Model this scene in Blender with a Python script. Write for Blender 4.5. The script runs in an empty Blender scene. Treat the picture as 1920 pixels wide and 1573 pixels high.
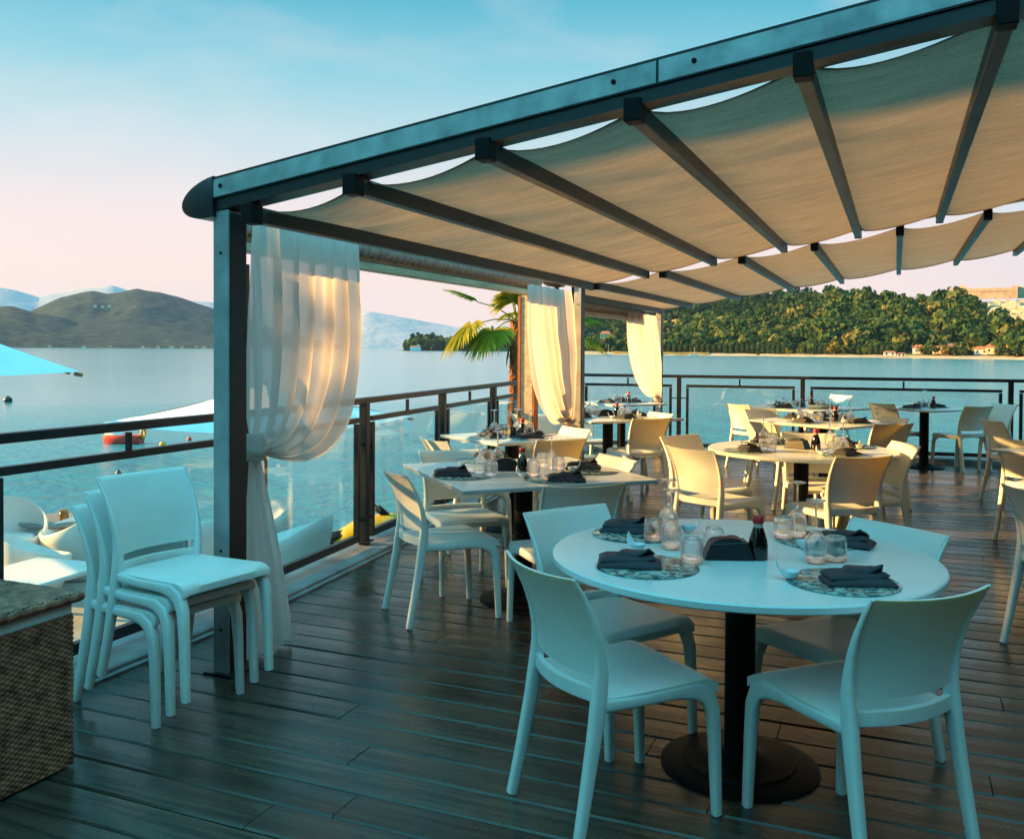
import bpy, bmesh, math, random
import numpy as np
from mathutils import Vector, Matrix
R = math.radians
rng = random.Random(7)
nr = np.random.RandomState(11)
S = bpy.context.scene
COL = S.collection

# ------------------------------------------------------------------ camera
F, PPX, PPY, PIT, ROLL, YAW, EYE = 1717.5, 960.0, 685.06, .0183, .0055, .3971, 1.4484
W0, H0 = 1920.0, 1573.0
_fw = Vector((-math.sin(YAW)*math.cos(PIT), math.cos(YAW)*math.cos(PIT), -math.sin(PIT)))
_r0 = Vector((math.cos(YAW), math.sin(YAW), 0)); _u0 = _r0.cross(_fw)
_r = math.cos(ROLL)*_r0 + math.sin(ROLL)*_u0
_u = -math.sin(ROLL)*_r0 + math.cos(ROLL)*_u0
cd = bpy.data.cameras.new('camera'); cam = bpy.data.objects.new('camera', cd); COL.objects.link(cam)
cd.sensor_width = 36; cd.lens = F/W0*36; cd.clip_end = 40000; cd.clip_start = .05
cd.shift_y = -(H0/2-PPY)/W0
cam.matrix_world = Matrix(((_r.x, _u.x, -_fw.x, 0), (_r.y, _u.y, -_fw.y, 0), (_r.z, _u.z, -_fw.z, EYE), (0, 0, 0, 1)))
S.camera = cam

def ray(x, y): return _r*((x-PPX)/F) - _u*((y-PPY)/F) + _fw
def at(x, y, z=0.):
    d = ray(x, y); return Vector((0, 0, EYE)) + d*((z-EYE)/d.z)
def onY(x, y, Y):
    d = ray(x, y); return Vector((0, 0, EYE)) + d*(Y/d.y)
def far(x, y, dist):          # a point at a horizontal distance along a view direction
    d = ray(x, y); return Vector((0, 0, EYE)) + d*(dist/math.hypot(d.x, d.y))
def az(x):                    # azimuth of an image column at the horizon
    d = ray(x, 655); return math.atan2(d.x, d.y)

# ------------------------------------------------------------------ light
def lin(c):
    return tuple((v/255/12.92 if v/255 <= .04045 else ((v/255+.055)/1.055)**2.4) for v in c)
SUN_AZ, SUN_EL = R(108), R(19)              # azimuth counter-clockwise from +Y
sdir = Vector((-math.sin(SUN_AZ)*math.cos(SUN_EL), math.cos(SUN_AZ)*math.cos(SUN_EL), math.sin(SUN_EL)))
ld = bpy.data.lights.new('sun', 'SUN'); ld.energy = 5.0; ld.angle = R(.6); ld.color = (1, .55, .16)
so = bpy.data.objects.new('sun', ld); COL.objects.link(so)
so.rotation_euler = sdir.to_track_quat('Z', 'Y').to_euler()
wd = bpy.data.worlds.new('World'); S.world = wd; wd.use_nodes = True
nt = wd.node_tree; nt.nodes.clear()
N = nt.nodes.new; L = nt.links.new
out = N('ShaderNodeOutputWorld'); tc = N('ShaderNodeTexCoord'); sp = N('ShaderNodeSeparateXYZ'); L(tc.outputs['Generated'], sp.inputs[0])
# the sky turns bluer away from the sunset side
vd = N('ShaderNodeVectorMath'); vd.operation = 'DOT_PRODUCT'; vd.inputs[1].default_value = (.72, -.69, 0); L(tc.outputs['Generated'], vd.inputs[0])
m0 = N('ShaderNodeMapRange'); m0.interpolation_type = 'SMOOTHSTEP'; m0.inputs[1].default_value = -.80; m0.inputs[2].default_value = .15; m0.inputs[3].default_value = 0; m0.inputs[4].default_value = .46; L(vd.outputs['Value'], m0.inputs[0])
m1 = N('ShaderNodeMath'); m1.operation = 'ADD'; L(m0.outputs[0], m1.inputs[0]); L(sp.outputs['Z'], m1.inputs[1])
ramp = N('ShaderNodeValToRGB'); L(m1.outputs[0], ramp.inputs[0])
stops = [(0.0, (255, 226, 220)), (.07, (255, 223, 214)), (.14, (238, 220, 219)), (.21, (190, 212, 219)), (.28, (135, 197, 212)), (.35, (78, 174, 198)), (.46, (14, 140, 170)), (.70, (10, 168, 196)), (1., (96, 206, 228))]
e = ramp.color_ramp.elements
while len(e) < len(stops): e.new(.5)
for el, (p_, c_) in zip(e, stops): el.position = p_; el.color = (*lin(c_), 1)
# thin wisps of high cloud
mp = N('ShaderNodeMapping'); mp.inputs['Scale'].default_value = (3, 3, 9); L(tc.outputs['Generated'], mp.inputs[0])
nz = N('ShaderNodeTexNoise'); nz.inputs['Scale'].default_value = 1.6; nz.inputs['Detail'].default_value = 5; L(mp.outputs[0], nz.inputs[0])
mr = N('ShaderNodeMapRange'); mr.inputs[1].default_value = .52; mr.inputs[2].default_value = .85; mr.inputs[4].default_value = .35; L(nz.outputs[0], mr.inputs[0])
mx = N('ShaderNodeMixRGB'); mx.inputs[2].default_value = (*lin((246, 226, 222)), 1); L(mr.outputs[0], mx.inputs[0]); L(ramp.outputs[0], mx.inputs[1])
sky = N('ShaderNodeTexSky'); sky.sky_type = 'NISHITA'; sky.sun_disc = False; sky.sun_elevation = SUN_EL; sky.sun_rotation = -SUN_AZ
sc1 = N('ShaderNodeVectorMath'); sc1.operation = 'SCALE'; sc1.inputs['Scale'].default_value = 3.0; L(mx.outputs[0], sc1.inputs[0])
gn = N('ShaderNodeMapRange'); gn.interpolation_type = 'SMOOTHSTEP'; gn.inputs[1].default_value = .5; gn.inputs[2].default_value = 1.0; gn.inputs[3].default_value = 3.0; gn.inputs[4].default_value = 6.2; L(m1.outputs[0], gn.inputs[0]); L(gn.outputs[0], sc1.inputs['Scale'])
sc2 = N('ShaderNodeVectorMath'); sc2.operation = 'SCALE'; sc2.inputs['Scale'].default_value = .02; L(sky.outputs[0], sc2.inputs[0])
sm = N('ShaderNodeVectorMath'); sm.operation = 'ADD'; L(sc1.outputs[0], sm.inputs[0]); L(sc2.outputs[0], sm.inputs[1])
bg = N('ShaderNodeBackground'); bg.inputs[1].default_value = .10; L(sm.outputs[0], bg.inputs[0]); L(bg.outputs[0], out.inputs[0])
S.view_settings.view_transform = 'Standard'; S.view_settings.look = 'None'; S.view_settings.exposure = 1.95; S.view_settings.gamma = 1
S.render.engine = 'CYCLES'
S.cycles.use_denoising = True
S.cycles.max_bounces = 10; S.cycles.volume_bounces = 2; S.cycles.transparent_max_bounces = 24; S.cycles.transmission_bounces = 8
S.cycles.caustics_reflective = False; S.cycles.caustics_refractive = False

# ------------------------------------------------------------------ materials
def new_mat(name):
    m = bpy.data.materials.new(name); m.use_nodes = True; t = m.node_tree
    b = t.nodes['Principled BSDF']
    return m, t, b
def pmat(name, col, rough=.5, metal=0, var=.0, scale=8., bump=0., bscale=60., spec=.5, stretch=None, col2=None):
    m, t, b = new_mat(name)
    b.inputs['Roughness'].default_value = rough; b.inputs['Metallic'].default_value = metal
    b.inputs['Specular IOR Level'].default_value = spec
    b.inputs['Base Color'].default_value = (*col, 1)
    tcn = t.nodes.new('ShaderNodeTexCoord'); src = tcn.outputs['Object']
    if stretch:
        mp = t.nodes.new('ShaderNodeMapping'); mp.inputs['Scale'].default_value = stretch; t.links.new(src, mp.inputs[0]); src = mp.outputs[0]
    if var > 0:
        n = t.nodes.new('ShaderNodeTexNoise'); n.inputs['Scale'].default_value = scale; n.inputs['Detail'].default_value = 6; t.links.new(src, n.inputs[0])
        r = t.nodes.new('ShaderNodeValToRGB'); t.links.new(n.outputs[0], r.inputs[0])
        c2 = col2 if col2 else tuple(c*(1-var) for c in col)
        c1 = col if col2 else tuple(min(1, c*(1+var*.5)) for c in col)
        r.color_ramp.elements[0].color = (*c2, 1); r.color_ramp.elements[0].position = .32
        r.color_ramp.elements[1].color = (*c1, 1); r.color_ramp.elements[1].position = .68
        t.links.new(r.outputs[0], b.inputs['Base Color'])
        mrr = t.nodes.new('ShaderNodeMapRange'); mrr.inputs[3].default_value = rough*.8; mrr.inputs[4].default_value = min(1, rough*1.25); t.links.new(n.outputs[0], mrr.inputs[0]); t.links.new(mrr.outputs[0], b.inputs['Roughness'])
    if bump > 0:
        n2 = t.nodes.new('ShaderNodeTexNoise'); n2.inputs['Scale'].default_value = bscale; n2.inputs['Detail'].default_value = 4; t.links.new(src, n2.inputs[0])
        bp = t.nodes.new('ShaderNodeBump'); bp.inputs['Strength'].default_value = bump; bp.inputs['Distance'].default_value = .01; t.links.new(n2.outputs[0], bp.inputs['Height']); t.links.new(bp.outputs[0], b.inputs['Normal'])
    return m

M = {}
M['plastic'] = pmat('white_resin', (.74, .785, .77), .42, var=.06, scale=5, bump=.06, bscale=350)
_b = M['plastic'].node_tree.nodes['Principled BSDF']      # thin resin shells let some sunlight through
_b.inputs['Subsurface Weight'].default_value = .55; _b.inputs['Subsurface Scale'].default_value = .02; _b.inputs['Subsurface Radius'].default_value = (1, .66, .14)
M['table'] = pmat('white_laminate', (.67, .75, .76), .28, var=.05, scale=3, bump=.02, bscale=120)
M['tableedge'] = pmat('grey_edge', (.42, .44, .45), .4, var=.1)
M['iron'] = pmat('black_iron', (.006, .006, .007), .55, var=.2, scale=20, bump=.05, bscale=200, spec=.15)
M['dark'] = pmat('dark_paint', (.016, .018, .022), .38, var=.3, scale=14, bump=.04, bscale=150)
M['galv'] = pmat('galvanised_steel', (.42, .47, .48), .38, metal=.35, var=.35, scale=9, bump=.05, bscale=70)
M['post'] = pmat('grey_paint', (.36, .37, .38), .5, metal=.2, var=.25, scale=7, bump=.04, bscale=90)
M['purlin'] = pmat('purlin_paint', (.022, .024, .03), .42, var=.2, scale=6)
M['timber'] = pmat('pale_timber', (.52, .42, .28), .55, var=.3, scale=6, stretch=(6, .6, 6), bump=.1, bscale=30)
M['orange'] = pmat('rust_orange', (.30, .11, .04), .6, var=.3, scale=8)
M['gather'] = pmat('gathered_cover', (.30, .27, .25), .6, var=.25, scale=30, bump=.15, bscale=60)
M['napkin'] = pmat('charcoal_linen', (.042, .043, .055), .62, var=.3, scale=25, bump=.25, bscale=300, spec=.35)
M['box'] = pmat('black_leatherette', (.008, .009, .014), .4, bump=.1, bscale=300)
M['soy'] = pmat('dark_soy_glass', (.006, .003, .002), .06, spec=.7)
M['clearneck'] = pmat('neck_glass', (.45, .36, .3), .1)
M['red'] = pmat('red_cap', (.45, .012, .015), .4)
M['china'] = pmat('white_china', (.62, .72, .76), .18)
M['ledge'] = pmat('grey_stone', (.26, .28, .29), .5, var=.45, scale=5, bump=.3, bscale=30)
M['canvas'] = pmat('white_canvas', (.76, .78, .80), .75, var=.06, scale=3, bump=.08, bscale=300)
M['wood'] = pmat('brown_wood', (.28, .14, .06), .5, var=.4, scale=12, stretch=(8, 8, 1))
M['terrace'] = pmat('pale_paving', (.33, .32, .30), .7, var=.2, scale=2.5, bump=.2, bscale=8)
M['stone'] = pmat('quay_stone', (.20, .20, .19), .8, var=.4, scale=1.5, bump=.4, bscale=5)
M['white'] = pmat('white_paint', (.75, .74, .72), .4, var=.05)
M['yellow'] = pmat('yellow_gelcoat', (.75, .52, .01), .25)
M['orangebuoy'] = pmat('orange_buoy', (.72, .30, .02), .4)
M['redbuoy'] = pmat('red_buoy', (.70, .05, .03), .4)
M['black'] = pmat('black_gelcoat', (.012, .012, .014), .25)
M['green'] = pmat('dark_buoy', (.005, .02, .02), .4)
M['print'] = pmat('teal_print', (.01, .10, .17), .7)
M['tiles'] = pmat('terracotta_tiles', (.42, .15, .07), .8, var=.3, scale=1.2)
M['wallcream'] = pmat('cream_render', (.62, .47, .28), .85, var=.15, scale=.6)
M['wallwhite'] = pmat('white_render', (.62, .56, .48), .85, var=.15, scale=.6)
M['wallyellow'] = pmat('yellow_render', (.66, .46, .08), .85, var=.15, scale=.6)
M['castle'] = pmat('castle_stone', (.52, .36, .24), .9, var=.3, scale=.35)
M['pane_dark'] = pmat('window_glass', (.03, .035, .04), .1)
M['resto'] = pmat('brown_cladding', (.10, .075, .055), .7, var=.3, scale=4)
M['sand'] = pmat('beach_sand', (.48, .35, .20), .9, var=.3, scale=.05, bump=.3, bscale=.4)
M['ash'] = pmat('amber_glass', (.20, .10, .02), .2)
M['palmtrunk'] = pmat('fibrous_trunk', (.30, .10, .03), .9, var=.6, scale=14, bump=.8, bscale=40)

def wicker_mat():
    m, t, b = new_mat('brown_wicker'); b.inputs['Roughness'].default_value = .5
    tcn = t.nodes.new('ShaderNodeTexCoord'); sx = t.nodes.new('ShaderNodeSeparateXYZ'); t.links.new(tcn.outputs['Object'], sx.inputs[0])
    ad = t.nodes.new('ShaderNodeMath'); ad.operation = 'ADD'; t.links.new(sx.outputs['X'], ad.inputs[0]); t.links.new(sx.outputs['Y'], ad.inputs[1])
    cb = t.nodes.new('ShaderNodeCombineXYZ'); t.links.new(ad.outputs[0], cb.inputs[0]); t.links.new(sx.outputs['Z'], cb.inputs[1])
    n = t.nodes.new('ShaderNodeTexNoise'); n.inputs['Scale'].default_value = 22; n.inputs['Detail'].default_value = 4; t.links.new(tcn.outputs['Object'], n.inputs[0])
    r = t.nodes.new('ShaderNodeValToRGB'); t.links.new(n.outputs[0], r.inputs[0])
    r.color_ramp.elements[0].position = .3; r.color_ramp.elements[0].color = (.09, .028, .014, 1)
    r.color_ramp.elements[1].position = .7; r.color_ramp.elements[1].color = (.42, .16, .085, 1)
    t.links.new(r.outputs[0], b.inputs['Base Color'])
    return m
M['wicker'] = wicker_mat()

def deck_mat():
    m, t, b = new_mat('weathered_boards')
    g = t.nodes.new('ShaderNodeNewGeometry'); sx = t.nodes.new('ShaderNodeSeparateXYZ'); t.links.new(g.outputs['Position'], sx.inputs[0])
    atn = t.nodes.new('ShaderNodeAttribute'); atn.attribute_name = 'tint'
    cb = t.nodes.new('ShaderNodeCombineXYZ')
    mu = t.nodes.new('ShaderNodeMath'); mu.operation = 'MULTIPLY'; mu.inputs[1].default_value = 40; t.links.new(atn.outputs['Fac'], mu.inputs[0])
    xs = t.nodes.new('ShaderNodeMath'); xs.operation = 'MULTIPLY'; xs.inputs[1].default_value = 1.6; t.links.new(sx.outputs['X'], xs.inputs[0])
    ys = t.nodes.new('ShaderNodeMath'); ys.operation = 'MULTIPLY'; ys.inputs[1].default_value = 34; t.links.new(sx.outputs['Y'], ys.inputs[0])
    t.links.new(xs.outputs[0], cb.inputs[0]); t.links.new(ys.outputs[0], cb.inputs[1]); t.links.new(mu.outputs[0], cb.inputs[2])
    n = t.nodes.new('ShaderNodeTexNoise'); n.inputs['Scale'].default_value = 1.; n.inputs['Detail'].default_value = 8; n.inputs['Roughness'].default_value = .65; t.links.new(cb.outputs[0], n.inputs[0])
    n2 = t.nodes.new('ShaderNodeTexNoise'); n2.inputs['Scale'].default_value = 2.2; n2.inputs['Detail'].default_value = 6; t.links.new(g.outputs['Position'], n2.inputs[0])
    r = t.nodes.new('ShaderNodeValToRGB'); t.links.new(n.outputs[0], r.inputs[0])
    r.color_ramp.elements[0].position = .3; r.color_ramp.elements[0].color = (.010, .011, .011, 1)
    r.color_ramp.elements[1].position = .72; r.color_ramp.elements[1].color = (.10, .074, .050, 1)
    hs = t.nodes.new('ShaderNodeHueSaturation'); t.links.new(r.outputs[0], hs.inputs['Color'])
    mv = t.nodes.new('ShaderNodeMapRange'); mv.inputs[3].default_value = .62; mv.inputs[4].default_value = 1.35; t.links.new(atn.outputs['Fac'], mv.inputs[0])
    mm = t.nodes.new('ShaderNodeMath'); mm.operation = 'MULTIPLY'; t.links.new(mv.outputs[0], mm.inputs[0])
    mr2 = t.nodes.new('ShaderNodeMapRange'); mr2.inputs[1].default_value = .3; mr2.inputs[2].default_value = .7; mr2.inputs[3].default_value = .7; mr2.inputs[4].default_value = 1.25; t.links.new(n2.outputs[0], mr2.inputs[0]); t.links.new(mr2.outputs[0], mm.inputs[1])
    t.links.new(mm.outputs[0], hs.inputs['Value']); t.links.new(hs.outputs[0], b.inputs['Base Color'])
    rr = t.nodes.new('ShaderNodeMapRange'); rr.inputs[1].default_value = .3; rr.inputs[2].default_value = .7; rr.inputs[3].default_value = .14; rr.inputs[4].default_value = .40; t.links.new(n2.outputs[0], rr.inputs[0]); t.links.new(rr.outputs[0], b.inputs['Roughness'])
    bp = t.nodes.new('ShaderNodeBump'); bp.inputs['Strength'].default_value = .35; bp.inputs['Distance'].default_value = .004; t.links.new(n.outputs[0], bp.inputs['Height']); t.links.new(bp.outputs[0], b.inputs['Normal'])
    return m
M['deck'] = deck_mat()

def glass_mat(name, tint, fres=1.5, rough=.0, alpha_dirt=.0, boost=1.0):
    m = bpy.data.materials.new(name); m.use_nodes = True; t = m.node_tree; t.nodes.clear()
    o = t.nodes.new('ShaderNodeOutputMaterial'); tr = t.nodes.new('ShaderNodeBsdfTransparent'); tr.inputs[0].default_value = (*tint, 1)
    gl = t.nodes.new('ShaderNodeBsdfGlossy'); gl.inputs['Roughness'].default_value = rough; gl.inputs[0].default_value = (1, 1, 1, 1)
    fr = t.nodes.new('ShaderNodeFresnel'); ge = t.nodes.new('ShaderNodeNewGeometry'); io = t.nodes.new('ShaderNodeMath'); io.operation = 'MULTIPLY_ADD'; io.inputs[1].default_value = 1/fres-fres; io.inputs[2].default_value = fres
    t.links.new(ge.outputs['Backfacing'], io.inputs[0]); t.links.new(io.outputs[0], fr.inputs[0])   # same reflectance seen from either side of the thin sheet
    mu = t.nodes.new('ShaderNodeMath'); mu.operation = 'MULTIPLY'; mu.use_clamp = True; mu.inputs[1].default_value = boost; t.links.new(fr.outputs[0], mu.inputs[0])
    mi = t.nodes.new('ShaderNodeMixShader'); t.links.new(mu.outputs[0], mi.inputs[0]); t.links.new(tr.outputs[0], mi.inputs[1]); t.links.new(gl.outputs[0], mi.inputs[2])
    t.links.new(mi.outputs[0], o.inputs[0])
    return m
M['pane'] = glass_mat('clear_pane', (.90, .95, .95), 1.5)
def drink_mat():
    m = bpy.data.materials.new('drinking_glass'); m.use_nodes = True; t = m.node_tree; t.nodes.clear()
    o = t.nodes.new('ShaderNodeOutputMaterial'); gl = t.nodes.new('ShaderNodeBsdfGlass'); gl.inputs['IOR'].default_value = 1.45; gl.inputs[0].default_value = (1, 1, 1, 1)
    tr = t.nodes.new('ShaderNodeBsdfTransparent'); mi = t.nodes.new('ShaderNodeMixShader'); mi.inputs[0].default_value = .3
    t.links.new(gl.outputs[0], mi.inputs[1]); t.links.new(tr.outputs[0], mi.inputs[2]); t.links.new(mi.outputs[0], o.inputs[0]); return m
M['glass'] = drink_mat()

def cloth_mat(name, col, trans, transp, tcol, wr=.0, weave=0):
    m = bpy.data.materials.new(name); m.use_nodes = True; t = m.node_tree; t.nodes.clear()
    o = t.nodes.new('ShaderNodeOutputMaterial'); d = t.nodes.new('ShaderNodeBsdfDiffuse'); d.inputs[0].default_value = (*col, 1)
    tl = t.nodes.new('ShaderNodeBsdfTranslucent'); tl.inputs[0].default_value = (*tcol, 1)
    mi = t.nodes.new('ShaderNodeMixShader'); mi.inputs[0].default_value = trans; t.links.new(d.outputs[0], mi.inputs[1]); t.links.new(tl.outputs[0], mi.inputs[2])
    last = mi
    if transp > 0:
        tp = t.nodes.new('ShaderNodeBsdfTransparent'); m2 = t.nodes.new('ShaderNodeMixShader'); m2.inputs[0].default_value = transp
        t.links.new(mi.outputs[0], m2.inputs[1]); t.links.new(tp.outputs[0], m2.inputs[2]); last = m2
    if weave:
        tcn = t.nodes.new('ShaderNodeTexCoord'); n = t.nodes.new('ShaderNodeTexNoise'); n.inputs['Scale'].default_value = 3.5; n.inputs['Detail'].default_value = 9; n.inputs['Roughness'].default_value = .62
        mp = t.nodes.new('ShaderNodeMapping'); mp.inputs['Scale'].default_value = (1.0, 3.2, 1); t.links.new(tcn.outputs['Object'], mp.inputs[0]); t.links.new(mp.outputs[0], n.inputs[0])
        r = t.nodes.new('ShaderNodeValToRGB'); t.links.new(n.outputs[0], r.inputs[0])
        r.color_ramp.elements[0].position = .3; r.color_ramp.elements[0].color = (*[c*.84 for c in tcol], 1); r.color_ramp.elements[1].position = .7; r.color_ramp.elements[1].color = (*[min(1, c*1.12) for c in tcol], 1)
        t.links.new(r.outputs[0], tl.inputs[0])
        w1 = t.nodes.new('ShaderNodeTexNoise'); w1.inputs['Scale'].default_value = 1; w1.inputs['Detail'].default_value = 5; w1.inputs['Roughness'].default_value = .7
        m3 = t.nodes.new('ShaderNodeMapping'); m3.inputs['Scale'].default_value = (2.2, 26, 3); m3.inputs['Rotation'].default_value = (0, 0, .12); t.links.new(tcn.outputs['Object'], m3.inputs[0]); t.links.new(m3.outputs[0], w1.inputs[0])
        w2 = t.nodes.new('ShaderNodeTexNoise'); w2.inputs['Scale'].default_value = 90; w2.inputs['Detail'].default_value = 2; t.links.new(tcn.outputs['Object'], w2.inputs[0])
        wa = t.nodes.new('ShaderNodeMath'); wa.operation = 'ADD'; t.links.new(w1.outputs[0], wa.inputs[0]); t.links.new(w2.outputs[0], wa.inputs[1])
        wb = t.nodes.new('ShaderNodeMath'); wb.operation = 'MULTIPLY_ADD'; wb.inputs[1].default_value = .8; t.links.new(n.outputs[0], wb.inputs[0]); t.links.new(wa.outputs[0], wb.inputs[2])
        wr_ = t.nodes.new('ShaderNodeMapRange'); wr_.inputs[1].default_value = 1.05; wr_.inputs[2].default_value = 1.75; t.links.new(wb.outputs[0], wr_.inputs[0])
        r2 = t.nodes.new('ShaderNodeValToRGB'); t.links.new(wr_.outputs[0], r2.inputs[0]); r2.color_ramp.elements[0].color = (*[c*.58 for c in col], 1); r2.color_ramp.elements[1].color = (*[min(1, c*1.18) for c in col], 1)
        t.links.new(r2.outputs[0], d.inputs[0])
        bp = t.nodes.new('ShaderNodeBump'); bp.inputs['Strength'].default_value = wr; bp.inputs['Distance'].default_value = .03; t.links.new(n.outputs[0], bp.inputs['Height'])
        t.links.new(bp.outputs[0], d.inputs['Normal']); t.links.new(bp.outputs[0], tl.inputs['Normal'])
    t.links.new(last.outputs[0], o.inputs[0])
    return m
M['awning'] = cloth_mat('beige_awning', (.62, .51, .42), .18, 0, (.58, .42, .29), .10, 1)
M['hem'] = cloth_mat('awning_hem', (.34, .27, .20), .15, 0, (.4, .28, .16))
M['sheer'] = cloth_mat('sheer_voile', (.76, .69, .67), .60, .10, (.84, .76, .72))

def mat_placemat():
    m, t, b = new_mat('mottled_glass_mat'); b.inputs['Roughness'].default_value = .1
    tcn = t.nodes.new('ShaderNodeTexCoord'); n = t.nodes.new('ShaderNodeTexNoise'); n.inputs['Scale'].default_value = 26; n.inputs['Detail'].default_value = 5; n.inputs['Distortion'].default_value = 1.5; t.links.new(tcn.outputs['Object'], n.inputs[0])
    r = t.nodes.new('ShaderNodeValToRGB'); t.links.new(n.outputs[0], r.inputs[0])
    r.color_ramp.elements[0].position = .42; r.color_ramp.elements[0].color = (.015, .07, .07, 1); r.color_ramp.elements[1].position = .62; r.color_ramp.elements[1].color = (.36, .48, .45, 1)
    t.links.new(r.outputs[0], b.inputs['Base Color']); return m
M['mat'] = mat_placemat()

def leaf_mat(name, c1, c2, trans=.35, cm=None):
    m = bpy.data.materials.new(name); m.use_nodes = True; t = m.node_tree; t.nodes.clear()
    o = t.nodes.new('ShaderNodeOutputMaterial'); a = t.nodes.new('ShaderNodeAttribute'); a.attribute_name = 'tint'
    r = t.nodes.new('ShaderNodeValToRGB'); t.links.new(a.outputs['Fac'], r.inputs[0])
    r.color_ramp.elements[0].color = (*c1, 1); r.color_ramp.elements[1].color = (*c2, 1)
    if cm: q_ = r.color_ramp.elements.new(.5); q_.color = (*cm, 1)
    d = t.nodes.new('ShaderNodeBsdfDiffuse'); tl = t.nodes.new('ShaderNodeBsdfTranslucent'); mi = t.nodes.new('ShaderNodeMixShader'); mi.inputs[0].default_value = trans
    t.links.new(r.outputs[0], d.inputs[0]); t.links.new(r.outputs[0], tl.inputs[0]); t.links.new(d.outputs[0], mi.inputs[1]); t.links.new(tl.outputs[0], mi.inputs[2]); t.links.new(mi.outputs[0], o.inputs[0])
    return m
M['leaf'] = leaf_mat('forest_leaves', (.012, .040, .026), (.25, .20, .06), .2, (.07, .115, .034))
M['leafdark'] = leaf_mat('dark_leaves', (.02, .045, .022), (.07, .10, .035), .25)
M['leafyellow'] = leaf_mat('yellow_leaves', (.10, .10, .02), (.26, .20, .03), .3)
M['palmleaf'] = leaf_mat('palm_leaves', (.08, .13, .015), (.46, .40, .05), .45)

def water_mat():
    m, t, b = new_mat('lake_water'); b.inputs['Base Color'].default_value = (.03, .25, .34, 1); b.inputs['Roughness'].default_value = .14; b.inputs['IOR'].default_value = 1.33
    g = t.nodes.new('ShaderNodeNewGeometry')
    def noise(sc, stretch, det):
        mp = t.nodes.new('ShaderNodeMapping'); mp.inputs['Scale'].default_value = stretch; mp.inputs['Rotation'].default_value = (0, 0, R(-20)); t.links.new(g.outputs['Position'], mp.inputs[0])
        n = t.nodes.new('ShaderNodeTexNoise'); n.inputs['Scale'].default_value = sc; n.inputs['Detail'].default_value = det; n.inputs['Roughness'].default_value = .55; t.links.new(mp.outputs[0], n.inputs[0]); return n
    n1 = noise(2.4, (1, 1.5, 1), 5); n2 = noise(.35, (1, 1.4, 1), 3)
    ad = t.nodes.new('ShaderNodeMath'); ad.operation = 'MULTIPLY_ADD'; ad.inputs[1].default_value = .45; t.links.new(n1.outputs[0], ad.inputs[0]); t.links.new(n2.outputs[0], ad.inputs[2])
    # wind streaks: calmer and rougher bands across the lake
    n3 = noise(.006, (1, 6, 1), 4)
    mrr = t.nodes.new('ShaderNodeMapRange'); mrr.inputs[1].default_value = .35; mrr.inputs[2].default_value = .65; mrr.inputs[3].default_value = .6; mrr.inputs[4].default_value = 1.4; t.links.new(n3.outputs[0], mrr.inputs[0])
    # the breeze ruffles the open lake on the right, the bay on the left lies calmer
    sx = t.nodes.new('ShaderNodeSeparateXYZ'); t.links.new(g.outputs['Position'], sx.inputs[0])
    wl = t.nodes.new('ShaderNodeMath'); wl.operation = 'MULTIPLY_ADD'; wl.inputs[1].default_value = .55; t.links.new(sx.outputs['Y'], wl.inputs[0]); t.links.new(sx.outputs['X'], wl.inputs[2])
    wm = t.nodes.new('ShaderNodeMapRange'); wm.inputs[1].default_value = -30; wm.inputs[2].default_value = 40; wm.inputs[3].default_value = .17; wm.inputs[4].default_value = 1.15; t.links.new(wl.outputs[0], wm.inputs[0])
    ln = t.nodes.new('ShaderNodeVectorMath'); ln.operation = 'LENGTH'; t.links.new(g.outputs['Position'], ln.inputs[0])
    nm_ = t.nodes.new('ShaderNodeMapRange'); nm_.inputs[1].default_value = 12; nm_.inputs[2].default_value = 60; nm_.inputs[3].default_value = 2.6; nm_.inputs[4].default_value = 0; t.links.new(ln.outputs['Value'], nm_.inputs[0])
    wa = t.nodes.new('ShaderNodeMath'); wa.operation = 'ADD'; t.links.new(wm.outputs[0], wa.inputs[0]); t.links.new(nm_.outputs[0], wa.inputs[1])
    wx = t.nodes.new('ShaderNodeMath'); wx.operation = 'MULTIPLY'; t.links.new(mrr.outputs[0], wx.inputs[0]); t.links.new(wa.outputs[0], wx.inputs[1])
    bp = t.nodes.new('ShaderNodeBump'); bp.inputs['Distance'].default_value = .13; t.links.new(wx.outputs[0], bp.inputs['Strength']); t.links.new(ad.outputs[0], bp.inputs['Height']); t.links.new(bp.outputs[0], b.inputs['Normal'])
    return m
M['water'] = water_mat()

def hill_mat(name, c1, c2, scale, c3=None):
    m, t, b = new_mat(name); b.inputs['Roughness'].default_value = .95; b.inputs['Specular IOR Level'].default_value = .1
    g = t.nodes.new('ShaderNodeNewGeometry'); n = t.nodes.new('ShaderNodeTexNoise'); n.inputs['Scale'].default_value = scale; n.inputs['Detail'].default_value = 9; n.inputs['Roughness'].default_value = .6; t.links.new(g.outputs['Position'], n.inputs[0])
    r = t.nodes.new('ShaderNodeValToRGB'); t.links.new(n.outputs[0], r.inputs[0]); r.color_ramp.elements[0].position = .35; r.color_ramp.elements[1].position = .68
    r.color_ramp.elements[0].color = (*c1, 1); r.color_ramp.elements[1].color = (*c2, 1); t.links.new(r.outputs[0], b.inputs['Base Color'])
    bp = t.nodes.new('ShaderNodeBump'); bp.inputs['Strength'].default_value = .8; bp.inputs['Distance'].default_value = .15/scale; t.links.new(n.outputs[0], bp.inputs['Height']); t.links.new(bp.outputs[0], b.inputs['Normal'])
    return m
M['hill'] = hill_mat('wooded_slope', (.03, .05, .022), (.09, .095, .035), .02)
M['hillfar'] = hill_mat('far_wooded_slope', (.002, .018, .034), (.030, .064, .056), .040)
M['mount'] = hill_mat('far_mountain', (.30, .33, .40), (.36, .38, .43), .002)  # pale blue base carries part of the distance haze
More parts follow.
